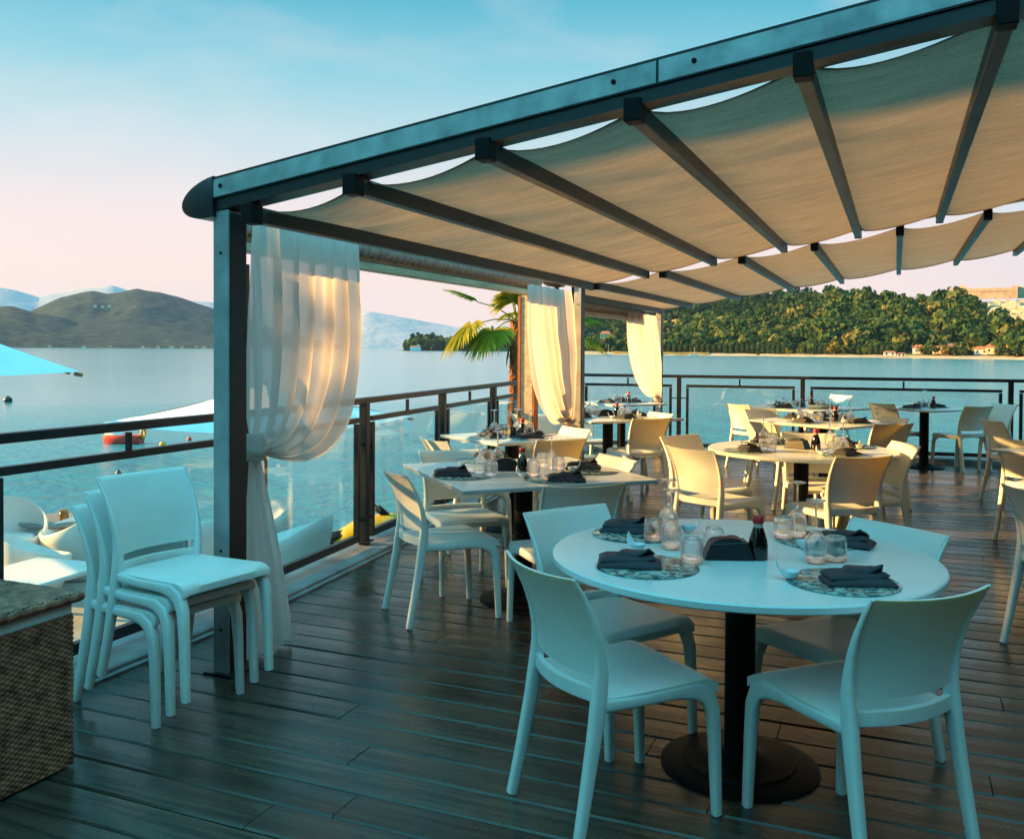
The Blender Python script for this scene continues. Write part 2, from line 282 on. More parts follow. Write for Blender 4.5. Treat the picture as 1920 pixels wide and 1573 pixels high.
M['meadow'] = hill_mat('dry_meadow', (.24, .17, .05), (.36, .26, .08), .03)
M['rock'] = hill_mat('pale_cliff_rock', (.30, .20, .10), (.66, .50, .30), .10)

# ------------------------------------------------------------------ mesh helpers
class MB:
    def __init__(s): s.v = []; s.f = []; s.t = None
    def add(s, vs, fs):
        o = len(s.v); s.v += [tuple(v) for v in vs]; s.f += [tuple(i+o for i in f) for f in fs]; return s
    def box(s, c, d, rz=0, mat=None):
        hx, hy, hz = d[0]/2, d[1]/2, d[2]/2
        vs = [Vector((x, y, z)) for z in (-hz, hz) for x, y in ((-hx, -hy), (hx, -hy), (hx, hy), (-hx, hy))]
        m = mat if mat else Matrix.Rotation(rz, 3, 'Z')
        c = Vector(c)
        return s.add([m @ v + c for v in vs], [(3, 2, 1, 0), (4, 5, 6, 7), (0, 1, 5, 4), (1, 2, 6, 5), (2, 3, 7, 6), (3, 0, 4, 7)])
    def bar(s, a, b, w, h, up=(0, 0, 1)):
        a, b = Vector(a), Vector(b); y = (b-a).normalized(); x = y.cross(Vector(up)).normalized(); z = x.cross(y)
        m = Matrix((x, y, z)).transposed()
        return s.box((a+b)/2, (w, (b-a).length, h), mat=m)
    def loft(s, rings, cap=True, closed=True):
        n = len(rings[0]); o = len(s.v); fs = []
        for i in range(len(rings)-1):
            for j in range(n if closed else n-1):
                k = (j+1) % n; fs.append((i*n+j, i*n+k, (i+1)*n+k, (i+1)*n+j))
        if cap and closed:
            fs.append(tuple(range(n-1, -1, -1))); fs.append(tuple((len(rings)-1)*n+j for j in range(n)))
        return s.add([v for r in rings for v in r], fs)
    def path(s, pts, ws, hs, side=(1, 0, 0), n=8, pw=.55):
        # rounded-rectangle tube along a path; ws across `side`, hs in the plane of the path
        pts = [Vector(p) for p in pts]; side = Vector(side); rings = []
        for i, p in enumerate(pts):
            t = (pts[min(i+1, len(pts)-1)]-pts[max(i-1, 0)]).normalized(); x = (side-t*side.dot(t)).normalized(); z = x.cross(t)
            r = []
            for k in range(n):
                a = 2*math.pi*(k+.5)/n; ca, sa = math.cos(a), math.sin(a)
                r.append(p + x*(math.copysign(abs(ca)**pw, ca)*ws[i]/2) + z*(math.copysign(abs(sa)**pw, sa)*hs[i]/2))
            rings.append(r)
        return s.loft(rings)
    def tube(s, pts, rad, n=8):
        pts = [Vector(p) for p in pts]; rad = rad if isinstance(rad, (list, tuple)) else [rad]*len(pts); rings = []
        ref = Vector((0, 0, 1)) if abs((pts[-1]-pts[0]).normalized().z) < .9 else Vector((1, 0, 0))
        for i, p in enumerate(pts):
            t = (pts[min(i+1, len(pts)-1)]-pts[max(i-1, 0)]).normalized(); x = t.cross(ref).normalized(); z = x.cross(t)
            rings.append([p + x*(math.cos(2*math.pi*k/n)*rad[i]) + z*(math.sin(2*math.pi*k/n)*rad[i]) for k in range(n)])
        return s.loft(rings)
    def lathe(s, prof, n=24, c=(0, 0, 0), cap=True):
        c = Vector(c)
        return s.loft([[c+Vector((r*math.cos(2*math.pi*k/n), r*math.sin(2*math.pi*k/n), z)) for k in range(n)] for r, z in prof], cap=cap)
    def grid(s, fn, nu, nv):
        o = [fn(i/nu, j/nv) for j in range(nv+1) for i in range(nu+1)]
        return s.add(o, [(j*(nu+1)+i, j*(nu+1)+i+1, (j+1)*(nu+1)+i+1, (j+1)*(nu+1)+i) for j in range(nv) for i in range(nu)])
    def slab(s, top, bot, nu, nv):
        n = nu+1; T = [top(i/nu, j/nv) for j in range(nv+1) for i in range(n)]; B = [bot(i/nu, j/nv) for j in range(nv+1) for i in range(n)]
        q = len(T); fs = []
        for j in range(nv):
            for i in range(nu):
                a, b, c, d = j*n+i, j*n+i+1, (j+1)*n+i+1, (j+1)*n+i
                fs += [(a, b, c, d), (q+d, q+c, q+b, q+a)]
        for i in range(nu): fs += [(i+1, i, q+i, q+i+1), (nv*n+i, nv*n+i+1, q+nv*n+i+1, q+nv*n+i)]
        for j in range(nv): fs += [(j*n, (j+1)*n, q+(j+1)*n, q+j*n), ((j+1)*n+nu, j*n+nu, q+j*n+nu, q+(j+1)*n+nu)]
        return s.add(T+B, fs)
    def build(s, name, mat, parent=None, smooth=False, bevel=0, angle=None):
        me = bpy.data.meshes.new(name); me.from_pydata([tuple(v) for v in s.v], [], s.f); me.validate(); me.update()
        bm = bmesh.new(); bm.from_mesh(me); bmesh.ops.recalc_face_normals(bm, faces=bm.faces) if not s.t else None
        if smooth:
            lim = R(angle or 50)
            for ed in bm.edges:
                if len(ed.link_faces) == 2 and ed.calc_face_angle(0) > lim: ed.smooth = False
            for f in bm.faces: f.smooth = True
        bm.to_mesh(me); bm.free()
        if s.t is not None:
            a = me.attributes.new('tint', 'FLOAT', 'FACE'); a.data.foreach_set('value', np.array(s.t, dtype=np.float32))
        me.materials.append(mat)
        o = bpy.data.objects.new(name, me); COL.objects.link(o)
        if parent: o.parent = parent
        if bevel:
            b = o.modifiers.new('bevel', 'BEVEL'); b.width = bevel; b.segments = 2; b.limit_method = 'ANGLE'; b.angle_limit = R(40)
        return o
def tag(o, label, cat, group=None, kind=None):
    o['label'] = label; o['category'] = cat
    if group: o['group'] = group
    if kind: o['kind'] = kind
    return o
def empty(name, label, cat, loc=(0, 0, 0), rz=0, group=None):
    o = bpy.data.objects.new(name, None); COL.objects.link(o); o.location = loc; o.rotation_euler = (0, 0, rz); o.empty_display_size = .1
    return tag(o, label, cat, group)
def structure(o, kind='structure'):
    o['kind'] = kind; return o
def copy_tree(o, parent=None):
    c = o.copy(); COL.objects.link(c)
    if parent: c.parent = parent
    for ch in list(o.children): copy_tree(ch, c)
    return c
USED = set()
def place(proto, loc, rz, label, group=None, rx=0, ry=0, sc=1):
    if proto.name not in USED: USED.add(proto.name); o = proto
    else: o = copy_tree(proto)
    o.location = loc; o.rotation_euler = (rx, ry, rz); o['label'] = label; o.scale = (sc, sc, sc)
    if group: o['group'] = group
    return o
def quads(C, T1, T2, tint):         # numpy leaf quads -> (verts, faces, tint)
    n = len(C); v = np.empty((n, 4, 3)); v[:, 0] = C-T1-T2; v[:, 1] = C+T1-T2; v[:, 2] = C+T1+T2; v[:, 3] = C-T1+T2
    return v.reshape(-1, 3), np.arange(n*4).reshape(-1, 4), tint
def raw_mesh(name, v, f, tint, mat, parent=None):
    me = bpy.data.meshes.new(name); n = len(f); k = f.shape[1]
    me.vertices.add(len(v)); me.vertices.foreach_set('co', np.asarray(v, dtype=np.float32).ravel())
    me.loops.add(n*k); me.loops.foreach_set('vertex_index', f.ravel().astype(np.int32))
    me.polygons.add(n); me.polygons.foreach_set('loop_start', (np.arange(n)*k).astype(np.int32))
    me.update(calc_edges=True); me.validate()
    if tint is not None:
        a = me.attributes.new('tint', 'FLOAT', 'FACE'); a.data.foreach_set('value', np.asarray(tint, dtype=np.float32))
    me.materials.append(mat); o = bpy.data.objects.new(name, me); COL.objects.link(o)
    if parent: o.parent = parent
    return o
def crown_pts(n, rx, rz, seed, lumps=9, shape=.75):
    # leaf clumps spread through a lumpy volume: points on and inside several overlapping balls
    r = np.random.RandomState(seed)
    lc = r.normal(size=(lumps, 3)); lc /= np.linalg.norm(lc, axis=1)[:, None]; lc *= (r.rand(lumps, 1)**.5)*.62
    lr = .34+.26*r.rand(lumps); k = r.randint(0, lumps, n); d = r.normal(size=(n, 3)); d /= np.linalg.norm(d, axis=1)[:, None]
    p = lc[k] + d*(lr[k]*(.72+.28*r.rand(n)))[:, None]
    nrm = d.copy(); p[:, :2] *= rx; p[:, 2] *= rz; lt = r.rand(lumps)[k]*.6+r.rand(n)*.4
    return p, nrm, lt
def leafset(p, nrm, size, seed):
    r = np.random.RandomState(seed); n = len(p); j = nrm + r.normal(size=(n, 3))*.45; j /= np.linalg.norm(j, axis=1)[:, None]
    a = np.cross(j, r.normal(size=(n, 3))); a /= np.linalg.norm(a, axis=1)[:, None]; b = np.cross(j, a); s = size*(.6+.8*r.rand(n, 1))
    return a*s, b*s*.7
WATER, LOW = -1.9, -1.0
#PART2
# ------------------------------------------------------------------ setting: lake, shores, hills
def plain(name, vs, fs, mat):
    me = bpy.data.meshes.new(name); me.from_pydata([tuple(v) for v in vs], [], fs); me.update(); me.materials.append(mat)
    o = bpy.data.objects.new(name, me); COL.objects.link(o); return structure(o)
B_ = 9000
plain('lake', [(-7000, -2900, WATER), (4900, -2900, WATER), (4900, 7900, WATER), (-7000, 7900, WATER)], [(0, 1, 2, 3)], M['water'])
def interp(prof, x):
    if x <= prof[0][0]: return prof[0][1]
    for (a, b), (c, d) in zip(prof, prof[1:]):
        if x <= c: return b + (d-b)*(x-a)/(c-a)
    return prof[-1][1]
def vnoise(seed, n=6):
    r = np.random.RandomState(seed); k = [(r.uniform(.6, 3.), r.uniform(0, 6.28), r.uniform(.6, 3.), r.uniform(0, 6.28)) for _ in range(n)]
    return lambda x, y: sum(math.sin(a*x+b)*math.sin(c*y+d) for a, b, c, d in k)/n
def ridge_point(prof, d0, d1, px, t, lower=0):
    # t 0 = shore, 1 = crest
    dc = d1(px) if callable(d1) else d1; ds = d0(px) if callable(d0) else d0
    c = far(px, interp(prof, px), dc); h = max(.5, c.z-lower-WATER)
    f_ = far(px, 655, ds + (dc-ds)*t)
    return Vector((f_.x, f_.y, WATER + h*(t**.85 if t <= 1 else max(0, 1-(t-1)*1.3)) - .3)), h
def ridge(name, prof, d0, d1, mat, step, rough, seed, lower=0, nt=14, tm=1.7):
    x0, x1 = prof[0][0], prof[-1][0]; nx = int((x1-x0)/step); nz_ = vnoise(seed); vs = []; fs = []
    for j in range(nt+1):
        t = tm*j/nt
        for i in range(nx+1):
            px = x0 + (x1-x0)*i/nx; p, h = ridge_point(prof, d0, d1, px, t, lower)
            a = nz_(px/60., t*7)*rough*h*(1 if t > .05 else 0)
            b = nz_(px/17.+3, t*19)*rough*.5*h*(1 if t > .05 else 0)
            vs.append((p.x, p.y, p.z + (a + b)*(.35 if .9 < t < 1.1 else 1)))
    n = nx+1
    for j in range(nt):
        for i in range(nx): fs.append((j*n+i, j*n+i+1, (j+1)*n+i+1, (j+1)*n+i))
    o = plain(name, vs, fs, mat)
    for f in o.data.polygons: f.use_smooth = True
    return o
RID = dict(
    hill_near=[(-400, 552), (-200, 562), (0, 573), (25, 573), (60, 583), (110, 592), (140, 603), (200, 606), (250, 604), (320, 615), (400, 630), (470, 645), (520, 650)],
    hill_main=[(30, 600), (60, 582), (90, 568), (115, 555), (145, 550), (173, 545), (200, 551), (230, 546), (258, 539), (300, 547), (345, 560), (392, 575), (440, 592), (480, 603), (520, 620), (600, 640), (665, 652)],
    mount_a=[(-250, 522), (-60, 531), (0, 535), (30, 541), (70, 553), (110, 546), (160, 538), (210, 531), (240, 541), (300, 558), (390, 563), (450, 575), (520, 585), (600, 600)],
    mount_b=[(480, 622), (560, 600), (640, 590), (690, 581), (730, 588), (800, 602), (850, 611), (900, 612), (960, 602), (1010, 606), (1100, 620), (1250, 640)])
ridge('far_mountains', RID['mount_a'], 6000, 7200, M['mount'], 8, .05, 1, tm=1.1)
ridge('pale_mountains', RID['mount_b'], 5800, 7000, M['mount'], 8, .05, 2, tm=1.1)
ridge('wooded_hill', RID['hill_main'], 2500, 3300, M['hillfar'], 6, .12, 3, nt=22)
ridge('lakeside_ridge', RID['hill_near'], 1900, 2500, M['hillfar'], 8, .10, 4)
# right shore
SH = lambda px: 560 if px < 1100 else 560 - (px-1100)*(560-411)/820.
FRONT = [(1120, 646), (1200, 636), (1260, 622), (1330, 606), (1400, 594), (1460, 580), (1520, 563), (1562, 553), (1600, 556), (1640, 556), (1700, 566), (1745, 568), (1768, 556), (1795, 552), (1850, 551), (1920, 551), (2100, 560), (2500, 600)]
BACK = [(1000, 612), (1080, 602), (1150, 596), (1205, 588), (1250, 576), (1320, 562), (1390, 553), (1440, 549), (1475, 553), (1520, 566), (1600, 585), (1750, 620)]
HEAD = [(745, 654), (775, 651), (805, 648), (850, 645), (900, 641), (950, 634), (1010, 622), (1080, 612), (1160, 610), (1260, 630)]
fd0 = lambda px: SH(px)+28
fd1 = lambda px: SH(px)+190
bd0 = lambda px: SH(px)+230
bd1 = lambda px: SH(px)+520
ridge('front_hill', FRONT, fd0, fd1, M['hill'], 8, .06, 5, lower=4)
ridge('back_hill', BACK, bd0, bd1, M['hill'], 8, .06, 6, lower=5)
ridge('headland', HEAD, 1150, 1350, M['hill'], 8, .05, 8, lower=3)
# sand strip
def strip(name, x0, x1, da, db, za, zb, mat, n=60):
    vs = []
    for i in range(n+1):
        px = x0+(x1-x0)*i/n
        for k in range(4):
            t = k/3; p = far(px, 655, SH(px)+da+(db-da)*t); vs.append((p.x, p.y, za+(zb-za)*t+.15*math.sin(px*.13+k)*(k > 0)))
    return plain(name, vs, [(i*4+k, i*4+4+k, i*4+5+k, i*4+1+k) for i in range(n) for k in range(3)], mat)
strip('beach', 1060, 2400, -2, 46, WATER-.1, -.1, M['sand'])
gs = strip('grass_bank', 1150, 1330, 12, 34, -1.1, .1, M['meadow'], 20)
# forests (each reads as one mass)
def forest(name, prof, d0, d1, lower, xr, n, size, seed, label, mat='leaf', skip=None, leaves=120, tlo=0., thi=1., tmin=.02):
    r = np.random.RandomState(seed); tpl = []
    for k in range(7):
        p, nm, lt = crown_pts(leaves, 1, 1, seed*10+k, lumps=7); a, b = leafset(p, nm, .27*math.sqrt(70/leaves), seed*10+k); tpl.append((p, a, b, lt))
    Vs, Ts = [], []
    for i in range(n):
        px = r.uniform(*xr); t = r.uniform(tmin, 1.08)
        if skip and skip(px, t): continue
        pt, h = ridge_point(prof, d0, d1, px, t, lower); s = size*r.choice([.55, .75, .9, 1., 1.1, 1.3, 1.7])*r.uniform(.85, 1.15); hz = s*r.uniform(.9, 1.5)
        p, a, b, lt = tpl[r.randint(7)]; an = r.uniform(0, 6.28); ca, sa = math.cos(an), math.sin(an); Rm = np.array([[ca, -sa, 0], [sa, ca, 0], [0, 0, 1]])
        sc = np.array([s, s, hz]); c = np.array([pt.x, pt.y, pt.z+hz*.75])
        v, f, _ = quads((p*sc)@Rm.T+c, (a*s)@Rm.T, (b*s)@Rm.T, None); Vs.append(v)
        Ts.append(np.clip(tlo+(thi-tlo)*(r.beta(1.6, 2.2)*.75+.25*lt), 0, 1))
    v = np.concatenate(Vs); f = np.arange(len(v)).reshape(-1, 4)
    o = raw_mesh(name, v, f, np.concatenate(Ts), M[mat]); return tag(o, label, 'wood', kind='stuff')
CLIFF = lambda px, t: (px > 1838 and .36 < t < .95) or (px > 1900 and t > .24) or (1778 < px < 1940 and t > .84)
forest('hillside_wood', FRONT, fd0, fd1, 4, (1130, 2050), 2300, 3.3, 21, 'sunlit mixed wood covering the nearer hill beneath the castle', skip=CLIFF)
MEAD = lambda px, t: 1195 < px < 1275 and .28 < t < .62
forest('distant_wood', BACK, bd0, bd1, 5, (1000, 1700), 1500, 5.0, 22, 'darker wood on the hill further back behind the awning edge', skip=MEAD, thi=.6)  # leaf tints kept to the darker greens
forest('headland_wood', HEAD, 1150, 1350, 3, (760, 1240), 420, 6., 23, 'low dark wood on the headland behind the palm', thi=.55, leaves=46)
def patch(name, prof, d0, d1, lower, x0, x1, t0, t1, mat, lift, seed, nx=14, nt=10, wob=0):
    nz_ = vnoise(seed); vs = []
    for j in range(nt+1):
        for i in range(nx+1):
            px = x0+(x1-x0)*i/nx; t = t0+(t1-t0)*j/nt; ed = min(i, nx-i, j, nt-j)
            p, h = ridge_point(prof, d0, d1, px, t, lower)
            vs.append((p.x+wob*nz_(i*.9, j*1.3), p.y-wob*abs(nz_(i*1.1+5, j)), p.z + (lift if ed else -2)+wob*.5*nz_(i*2., j*2.)))
    n = nx+1; return plain(name, vs, [(j*n+i, j*n+i+1, (j+1)*n+i+1, (j+1)*n+i) for j in range(nt) for i in range(nx)], mat)
patch('meadow', BACK, bd0, bd1, 5, 1190, 1280, .26, .66, M['meadow'], 2.2, 31)
patch('cliff', FRONT, fd0, fd1, 4, 1848, 2000, .38, .95, M['rock'], 2.5, 32, wob=4, nx=22, nt=14)
patch('lower_cliff', FRONT, fd0, fd1, 4, 1902, 2060, .26, .60, M['rock'], 2.5, 33, wob=4)

# trees of their own on the right shore
def small_tree(name, px, dd, zb, rx, rz, mat, label, seed, n=220, group=None, tl=(0., 1.)):
    b = far(px, 655, SH(px)+dd); root = empty(name, label, 'tree', (b.x, b.y, zb), 0, group)
    MB().tube([(0, 0, 0), (.1, 0, rz*.6), (0, .1, rz*1.1)], [rx*.09, rx*.07, rx*.03], 6).build('trunk', M['wood'], root)
    p, nm, lt = crown_pts(n, rx, rz, seed); a, c = leafset(p, nm, rx*.17, seed); p[:, 2] += rz*1.15
    v, f, _ = quads(p, a, c, None); raw_mesh('crown', v, f, tl[0]+(tl[1]-tl[0])*lt, M[mat], root); return root
small_tree('round_tree', 1564, 22, -.4, 3.9, 3.2, 'leafyellow', 'yellow green round tree on the far beach, biggest of the shore trees', 41, tl=(.3, 1))
small_tree('shore_bush', 1478, 10, -1.2, 2.3, 2.0, 'leafyellow', 'bushy ochre willow left of another bush on the far beach', 42)
small_tree('shore_bush', 1500, 6, -1.5, 2.0, 2.2, 'leafyellow', 'bushy ochre willow at the water edge, right one of two', 43)
small_tree('shore_bush', 1421, 3, -1.7, 1.3, 1.2, 'leaf', 'tiny dark bush alone on the sand by the far water', 44)
for k, (px, dd, rx, lb) in enumerate([(1326, 60, 3.0, 'bright yellow poplar above the clipped tree row, left one'), (1346, 80, 4.0, 'tall bright yellow poplar above the clipped tree row, right one'), (1454, 58, 3.4, 'bright green tree above the clipped row below the front hill')]):
    small_tree('yellow_tree', px, dd, 1.5, rx, rx*1.5, 'leafyellow', lb, 50+k, tl=(.4, 1))
for k, (px, lb) in enumerate([(1728, 'round garden tree before the first cream villa'), (1753, 'round garden tree between two cream villas'), (1776, 'yellowish round tree before the long cream villa'), (1789, 'dark round tree at the end of the long cream villa'), (1806, 'dark tall tree right of the long cream villa'), (1878, 'dark round tree before the red roofed villa'), (1907, 'dark big round tree before the yellow villa')]):
    small_tree('garden_tree', px, 24, -.3, 2.2+.4*(k % 3), 1.9+.3*(k % 2), 'leafyellow' if k in (0, 2) else 'leafdark', lb, 60+k, n=160, group='garden trees by the far villas')
# clipped row
ct = None; cl_n = 0
pc, nc, lc_ = crown_pts(300, 1.55, 2.9, 77, lumps=16); 
th = nr.rand(320)*6.28; hh = nr.rand(320); rr_ = 1.5*np.where(hh > .75, np.sqrt(np.clip(1-((hh-.75)/.25)**2, .05, 1)), 1.)
pc = np.stack([rr_*np.cos(th), rr_*np.sin(th), .6+hh*4.4], 1); nc = np.stack([np.cos(th), np.sin(th), hh*.6], 1); a_, b_ = leafset(pc, nc, .42, 78)
v_, f_, _ = quads(pc, a_, b_, None)
clip0 = raw_mesh('clipped_tree', v_, f_, .15+.55*nr.rand(320), M['leafdark'])
tag(clip0, '', 'tree')
row = [1213+10.6*i for i in range(16)] + [1384+9.7*i for i in range(10)] + [1508+10.5*i for i in range(5)] + [1590+11*i for i in range(8)]
for k, px in enumerate(row):
    b = far(px, 655, SH(px)+30)
    o = place(clip0, (b.x, b.y, -.5), px*.7, 'dark green clipped tree in the long row along the far shore', 'clipped trees along the far shore', sc=1.0 if px < 1500 else .92)

# villas, castle, boats
def villa(px, dd, zb, w, d, h, roof, wall, label, rz=0., name='villa', group='villas on the far shore'):
    b = far(px, 655, SH(px)+dd); root = empty(name, label, 'house', (b.x, b.y, zb), -az(px)+rz, group)
    MB().box((0, 0, h/2), (w, d, h)).build('wall', wall, root)
    e_ = .4; zz = h; rp = roof
    mb = MB().add([(-w/2-e_, -d/2-e_, zz), (w/2+e_, -d/2-e_, zz), (w/2+e_, d/2+e_, zz), (-w/2-e_, d/2+e_, zz), (-w*.28, 0, zz+rp), (w*.28, 0, zz+rp)], [(0, 1, 5, 4), (2, 3, 4, 5), (1, 2, 5), (3, 0, 4), (3, 2, 1, 0)])
    mb.build('roof', M['tiles'], root)
    nwin = max(2, int(w/2.4))
    for i in range(nwin):
        wm = MB().box((-w/2+w*(i+.5)/nwin, -d/2-.02, h*.55), (.7, .08, 1.0)); wm.build('window', M['pane_dark'], root)
    return root
villa(1587, 44, 1.9, 4.6, 4, 2.2, 1.4, M['wallwhite'], 'small red roofed house above the shore trees, left of a twin')
villa(1622, 44, 1.9, 4.4, 4, 2.2, 1.4, M['wallwhite'], 'small red roofed house above the shore trees, right of a twin')
villa(1725, 34, -.1, 6.6, 5, 3.0, 1.4, M['wallwhite'], 'long low white villa with red roof, first of the beach villas')
villa(1759, 36, -.1, 5.0, 5, 2.6, 1.3, M['wallcream'], 'small cream villa between two garden trees on the far shore')
villa(1783, 38, .2, 8.6, 5, 3.6, 1.3, M['wallcream'], 'long cream villa with two storeys and red roof')
villa(1839, 34, -.2, 5.4, 5, 2.6, 1.2, M['wallwhite'], 'low white villa with red roof beside the cream ones')
villa(1868, 38, 0., 8.4, 6, 3.4, 1.6, M['wallcream'], 'broad cream villa with red roof below the cliff')
villa(1899, 38, 0., 5.0, 6, 6.0, 1.4, M['wallyellow'], 'tall yellow villa near the right edge of the far shore')
villa(1915, 36, 0., 5.0, 5, 3.8, 1.4, M['wallcream'], 'red roofed house cut by the right edge of the view')
villa(1668, 14, -1.1, 5.4, 4, 1.9, .5, M['wallwhite'], 'flat white beach pavilion close to the far water', name='beach_pavilion')
villa(1690, 10, -1.3, 3.6, 3, 1.4, .4, M['wallwhite'], 'tiny white beach hut with red roof by the far water', name='beach_hut')
villa(1137, 60, 2.6, 7., 5, 3.6, 2.2, M['wallwhite'], 'red roofed house seen between the two curtains, lower one')
villa(1135, 130, 9., 8., 5, 3.6, 2.2, M['wallcream'], 'red roofed house seen between the two curtains, upper one')
villa(1222, 180, 15, 7., 5, 3.6, 1.8, M['wallwhite'], 'pale house on the slope beside the last curtain')
villa(1294, 180, 16, 7.4, 5, 3., 1.8, M['wallcream'], 'pink roofed house among trees on the far slope')
# hillside houses on the left shore
for k, (px, y) in enumerate([(178, 577), (192, 578), (205, 577), (252, 580), (247, 583)]):
    b = far(px, y, 2900); root = empty('hill_house', 'tiny white house in the village on the left hill', 'house', (b.x, b.y, b.z), -az(px), 'village houses on the left hill')
    MB().box((0, 0, 3), (9, 7, 6)).build('wall', M['wallwhite'], root)
    MB().add([(-5, -4, 6), (5, -4, 6), (5, 4, 6), (-5, 4, 6), (-3, 0, 8), (3, 0, 8)], [(0, 1, 5, 4), (2, 3, 4, 5), (1, 2, 5), (3, 0, 4), (3, 2, 1, 0)]).build('roof', M['tiles'], root)
for k, px in enumerate([93, 157, 206, 268, 296, 322, 341, 368, 382]):
    b = far(px, 648, 1870+12*(k*7 % 5)); root = empty('lakeside_house', 'tiny pale house at the water on the left shore', 'house', (b.x, b.y, WATER), -az(px), 'lakeside houses on the left shore')
    w_ = 5+2*(k % 3)
    MB().box((0, 0, 1.6), (w_, 5, 3.2)).build('wall', M['wallwhite'] if k % 2 else M['wallcream'], root)
    MB().add([(-w_/2-.5, -3, 3.2), (w_/2+.5, -3, 3.2), (w_/2+.5, 3, 3.2), (-w_/2-.5, 3, 3.2), (-w_/4, 0, 4.6), (w_/4, 0, 4.6)], [(0, 1, 5, 4), (2, 3, 4, 5), (1, 2, 5), (3, 0, 4), (3, 2, 1, 0)]).build('roof', M['tiles'], root)
b = far(779, 653, 1130); root = empty('white_chapel', 'white building with a small tower on the headland tip', 'building', (b.x, b.y, WATER+.5), -az(779))
MB().box((0, 0, 2), (13, 7, 4)).build('wall', M['white'], root); MB().box((3.5, 0, 4.6), (2.5, 2.5, 5)).build('tower', M['white'], root)
MB().add([(-7, -4, 4), (7, -4, 4), (7, 4, 4), (-7, 4, 4), (-6, 0, 5.6), (2, 0, 5.6)], [(0, 1, 5, 4), (2, 3, 4, 5), (1, 2, 5), (3, 0, 4), (3, 2, 1, 0)]).build('roof', M['tiles'], root)
# castle on the crest
b = far(1845, 557, fd1(1845)-4); K = (SH(1845)+186)/F
castle = empty('hilltop_castle', 'long crenellated stone castle on the crest above the cliff', 'castle', (b.x, b.y, b.z-1.0), -az(1845))
def cw(x0, x1, y0, y1, yoff, dep, name, merl=True):
    mb = MB(); xa, xb = (x0-1845)*K, (x1-1845)*K; z0, z1 = 0, (557-y1)*K+2.2
    mb.box(((xa+xb)/2, yoff, z1/2), (xb-xa, dep, z1))
    if merl:
        n = max(2, int((xb-xa)/.75))
        for i in range(n):
            mb.box((xa+(xb-xa)*(i+.5)/n, yoff-dep/2+.15, z1+.2), ((xb-xa)/n*.5, .3, .4))
    mb.build(name, M['castle'], castle)
cw(1797, 1893, 557, 546.5, 0, 3.0, 'curtain_wall'); cw(1808, 1818, 557, 540.5, 3, 2.6, 'tower'); cw(1793, 1799, 557, 544.5, -.5, 3, 'corner_tower'); cw(1893, 1930, 557, 545, 1.5, 3, 'palace_wing'); cw(1886, 1894, 557, 543.5, -.6, 2.6, 'gate_tower')
wmb = MB()
for i in range(16): wmb.box(((1826+4.*i-1845)*K, -1.53, 2.2+5.4*K), (.28, .1, .7))
wmb.build('window_row', M['pane_dark'], castle)
def sailboat(px, dd, h, label):
    b = far(px, 660, SH(px)-dd); root = empty('sailing_boat', label, 'boat', (b.x, b.y, WATER), -az(px)+.3, 'boats along the far beach')
    mb = MB(); mb.loft([[Vector((x, y*s, z)) for y, z in ((-.55, .5), (-.45, 0), (0, -.15), (.45, 0), (.55, .5))] for x, s in ((-2.2, .75), (-.8, 1.), (.8, .9), (2.4, .1))]); mb.build('hull', M['white'], root)
    MB().tube([(.2, 0, .3), (.2, 0, h)], .06, 6).build('mast', M['white'], root); MB().bar((.2, 0, 1.1), (-1.6, 0, 1.1), .12, .12).build('boom', M['white'], root)
    return root
sailboat(1238, 6, 5.6, 'white sailing boat by the grass bank of the far shore')
sailboat(1301, 2, 4.8, 'white sailing boat drawn up by the sand of the far shore')
sailboat(1140, 12, 6, 'white sailing boat seen between the two rear curtains')
b = far(1219, 664, SH(1219)-8); root = empty('motor_boat', 'small white motor boat left of the sailing boat', 'boat', (b.x, b.y, WATER), .2-az(1219), 'boats along the far beach')
MB().loft([[Vector((x, y*s, z)) for y, z in ((-.8, .6), (-.6, 0), (0, -.15), (.6, 0), (.8, .6))] for x, s in ((-2.4, .85), (0, 1.), (1.6, .7), (2.8, .1))]).build('hull', M['white'], root); MB().box((-.3, 0, .9), (1.6, 1.1, .6)).build('cabin', M['pane_dark'], root)

# near quay: lower terrace and promenade
def prism(name, poly, z0, z1, mat):
    n = len(poly); vs = [(x, y, z0) for x, y in poly]+[(x, y, z1) for x, y in poly]
    return plain(name, vs, [tuple(range(n, 2*n))]+[(i, (i+1) % n, n+(i+1) % n, n+i) for i in range(n)], mat)
prism('lower_terrace', [(-14, -9), (-3.6, -9), (-3.6, 3.5), (-4.6, 8.9), (-9.5, 8.9), (-14, 8.0)], -3.5, LOW, M['terrace'])
prism('promenade', [(-75, -75), (12, -75), (12, -9), (-14, -9), (-14, 5), (-75, 7)], -3.5, LOW-.01, M['stone'])
#PART3
# ------------------------------------------------------------------ building and tree on the promenade (they shade the near half of the deck)
SX = Vector((-math.sin(SUN_AZ), math.cos(SUN_AZ), 0)); QX = Vector((-SX.y*-1*-1, SX.x*-1, 0))
QX = Vector((SX.y, -SX.x, 0))
def tq(t, q, z=0): p = SX*t + QX*q; return Vector((p.x, p.y, z))
c = tq(33, -18.6, LOW); hb = empty('lakefront_house', 'tall cream lakefront house on the promenade behind the terrace', 'building', c, math.atan2(SX.y, SX.x))
MB().box((0, 0, 7), (12, 44, 14)).build('wall', M['wallcream'], hb)
MB().add([(-6.6, -22.6, 14), (6.6, -22.6, 14), (6.6, 22.6, 14), (-6.6, 22.6, 14), (0, -17, 16.5), (0, 17, 16.5)], [(0, 1, 4), (1, 2, 5, 4), (2, 3, 5), (3, 0, 4, 5), (3, 2, 1, 0)]).build('roof', M['tiles'], hb)
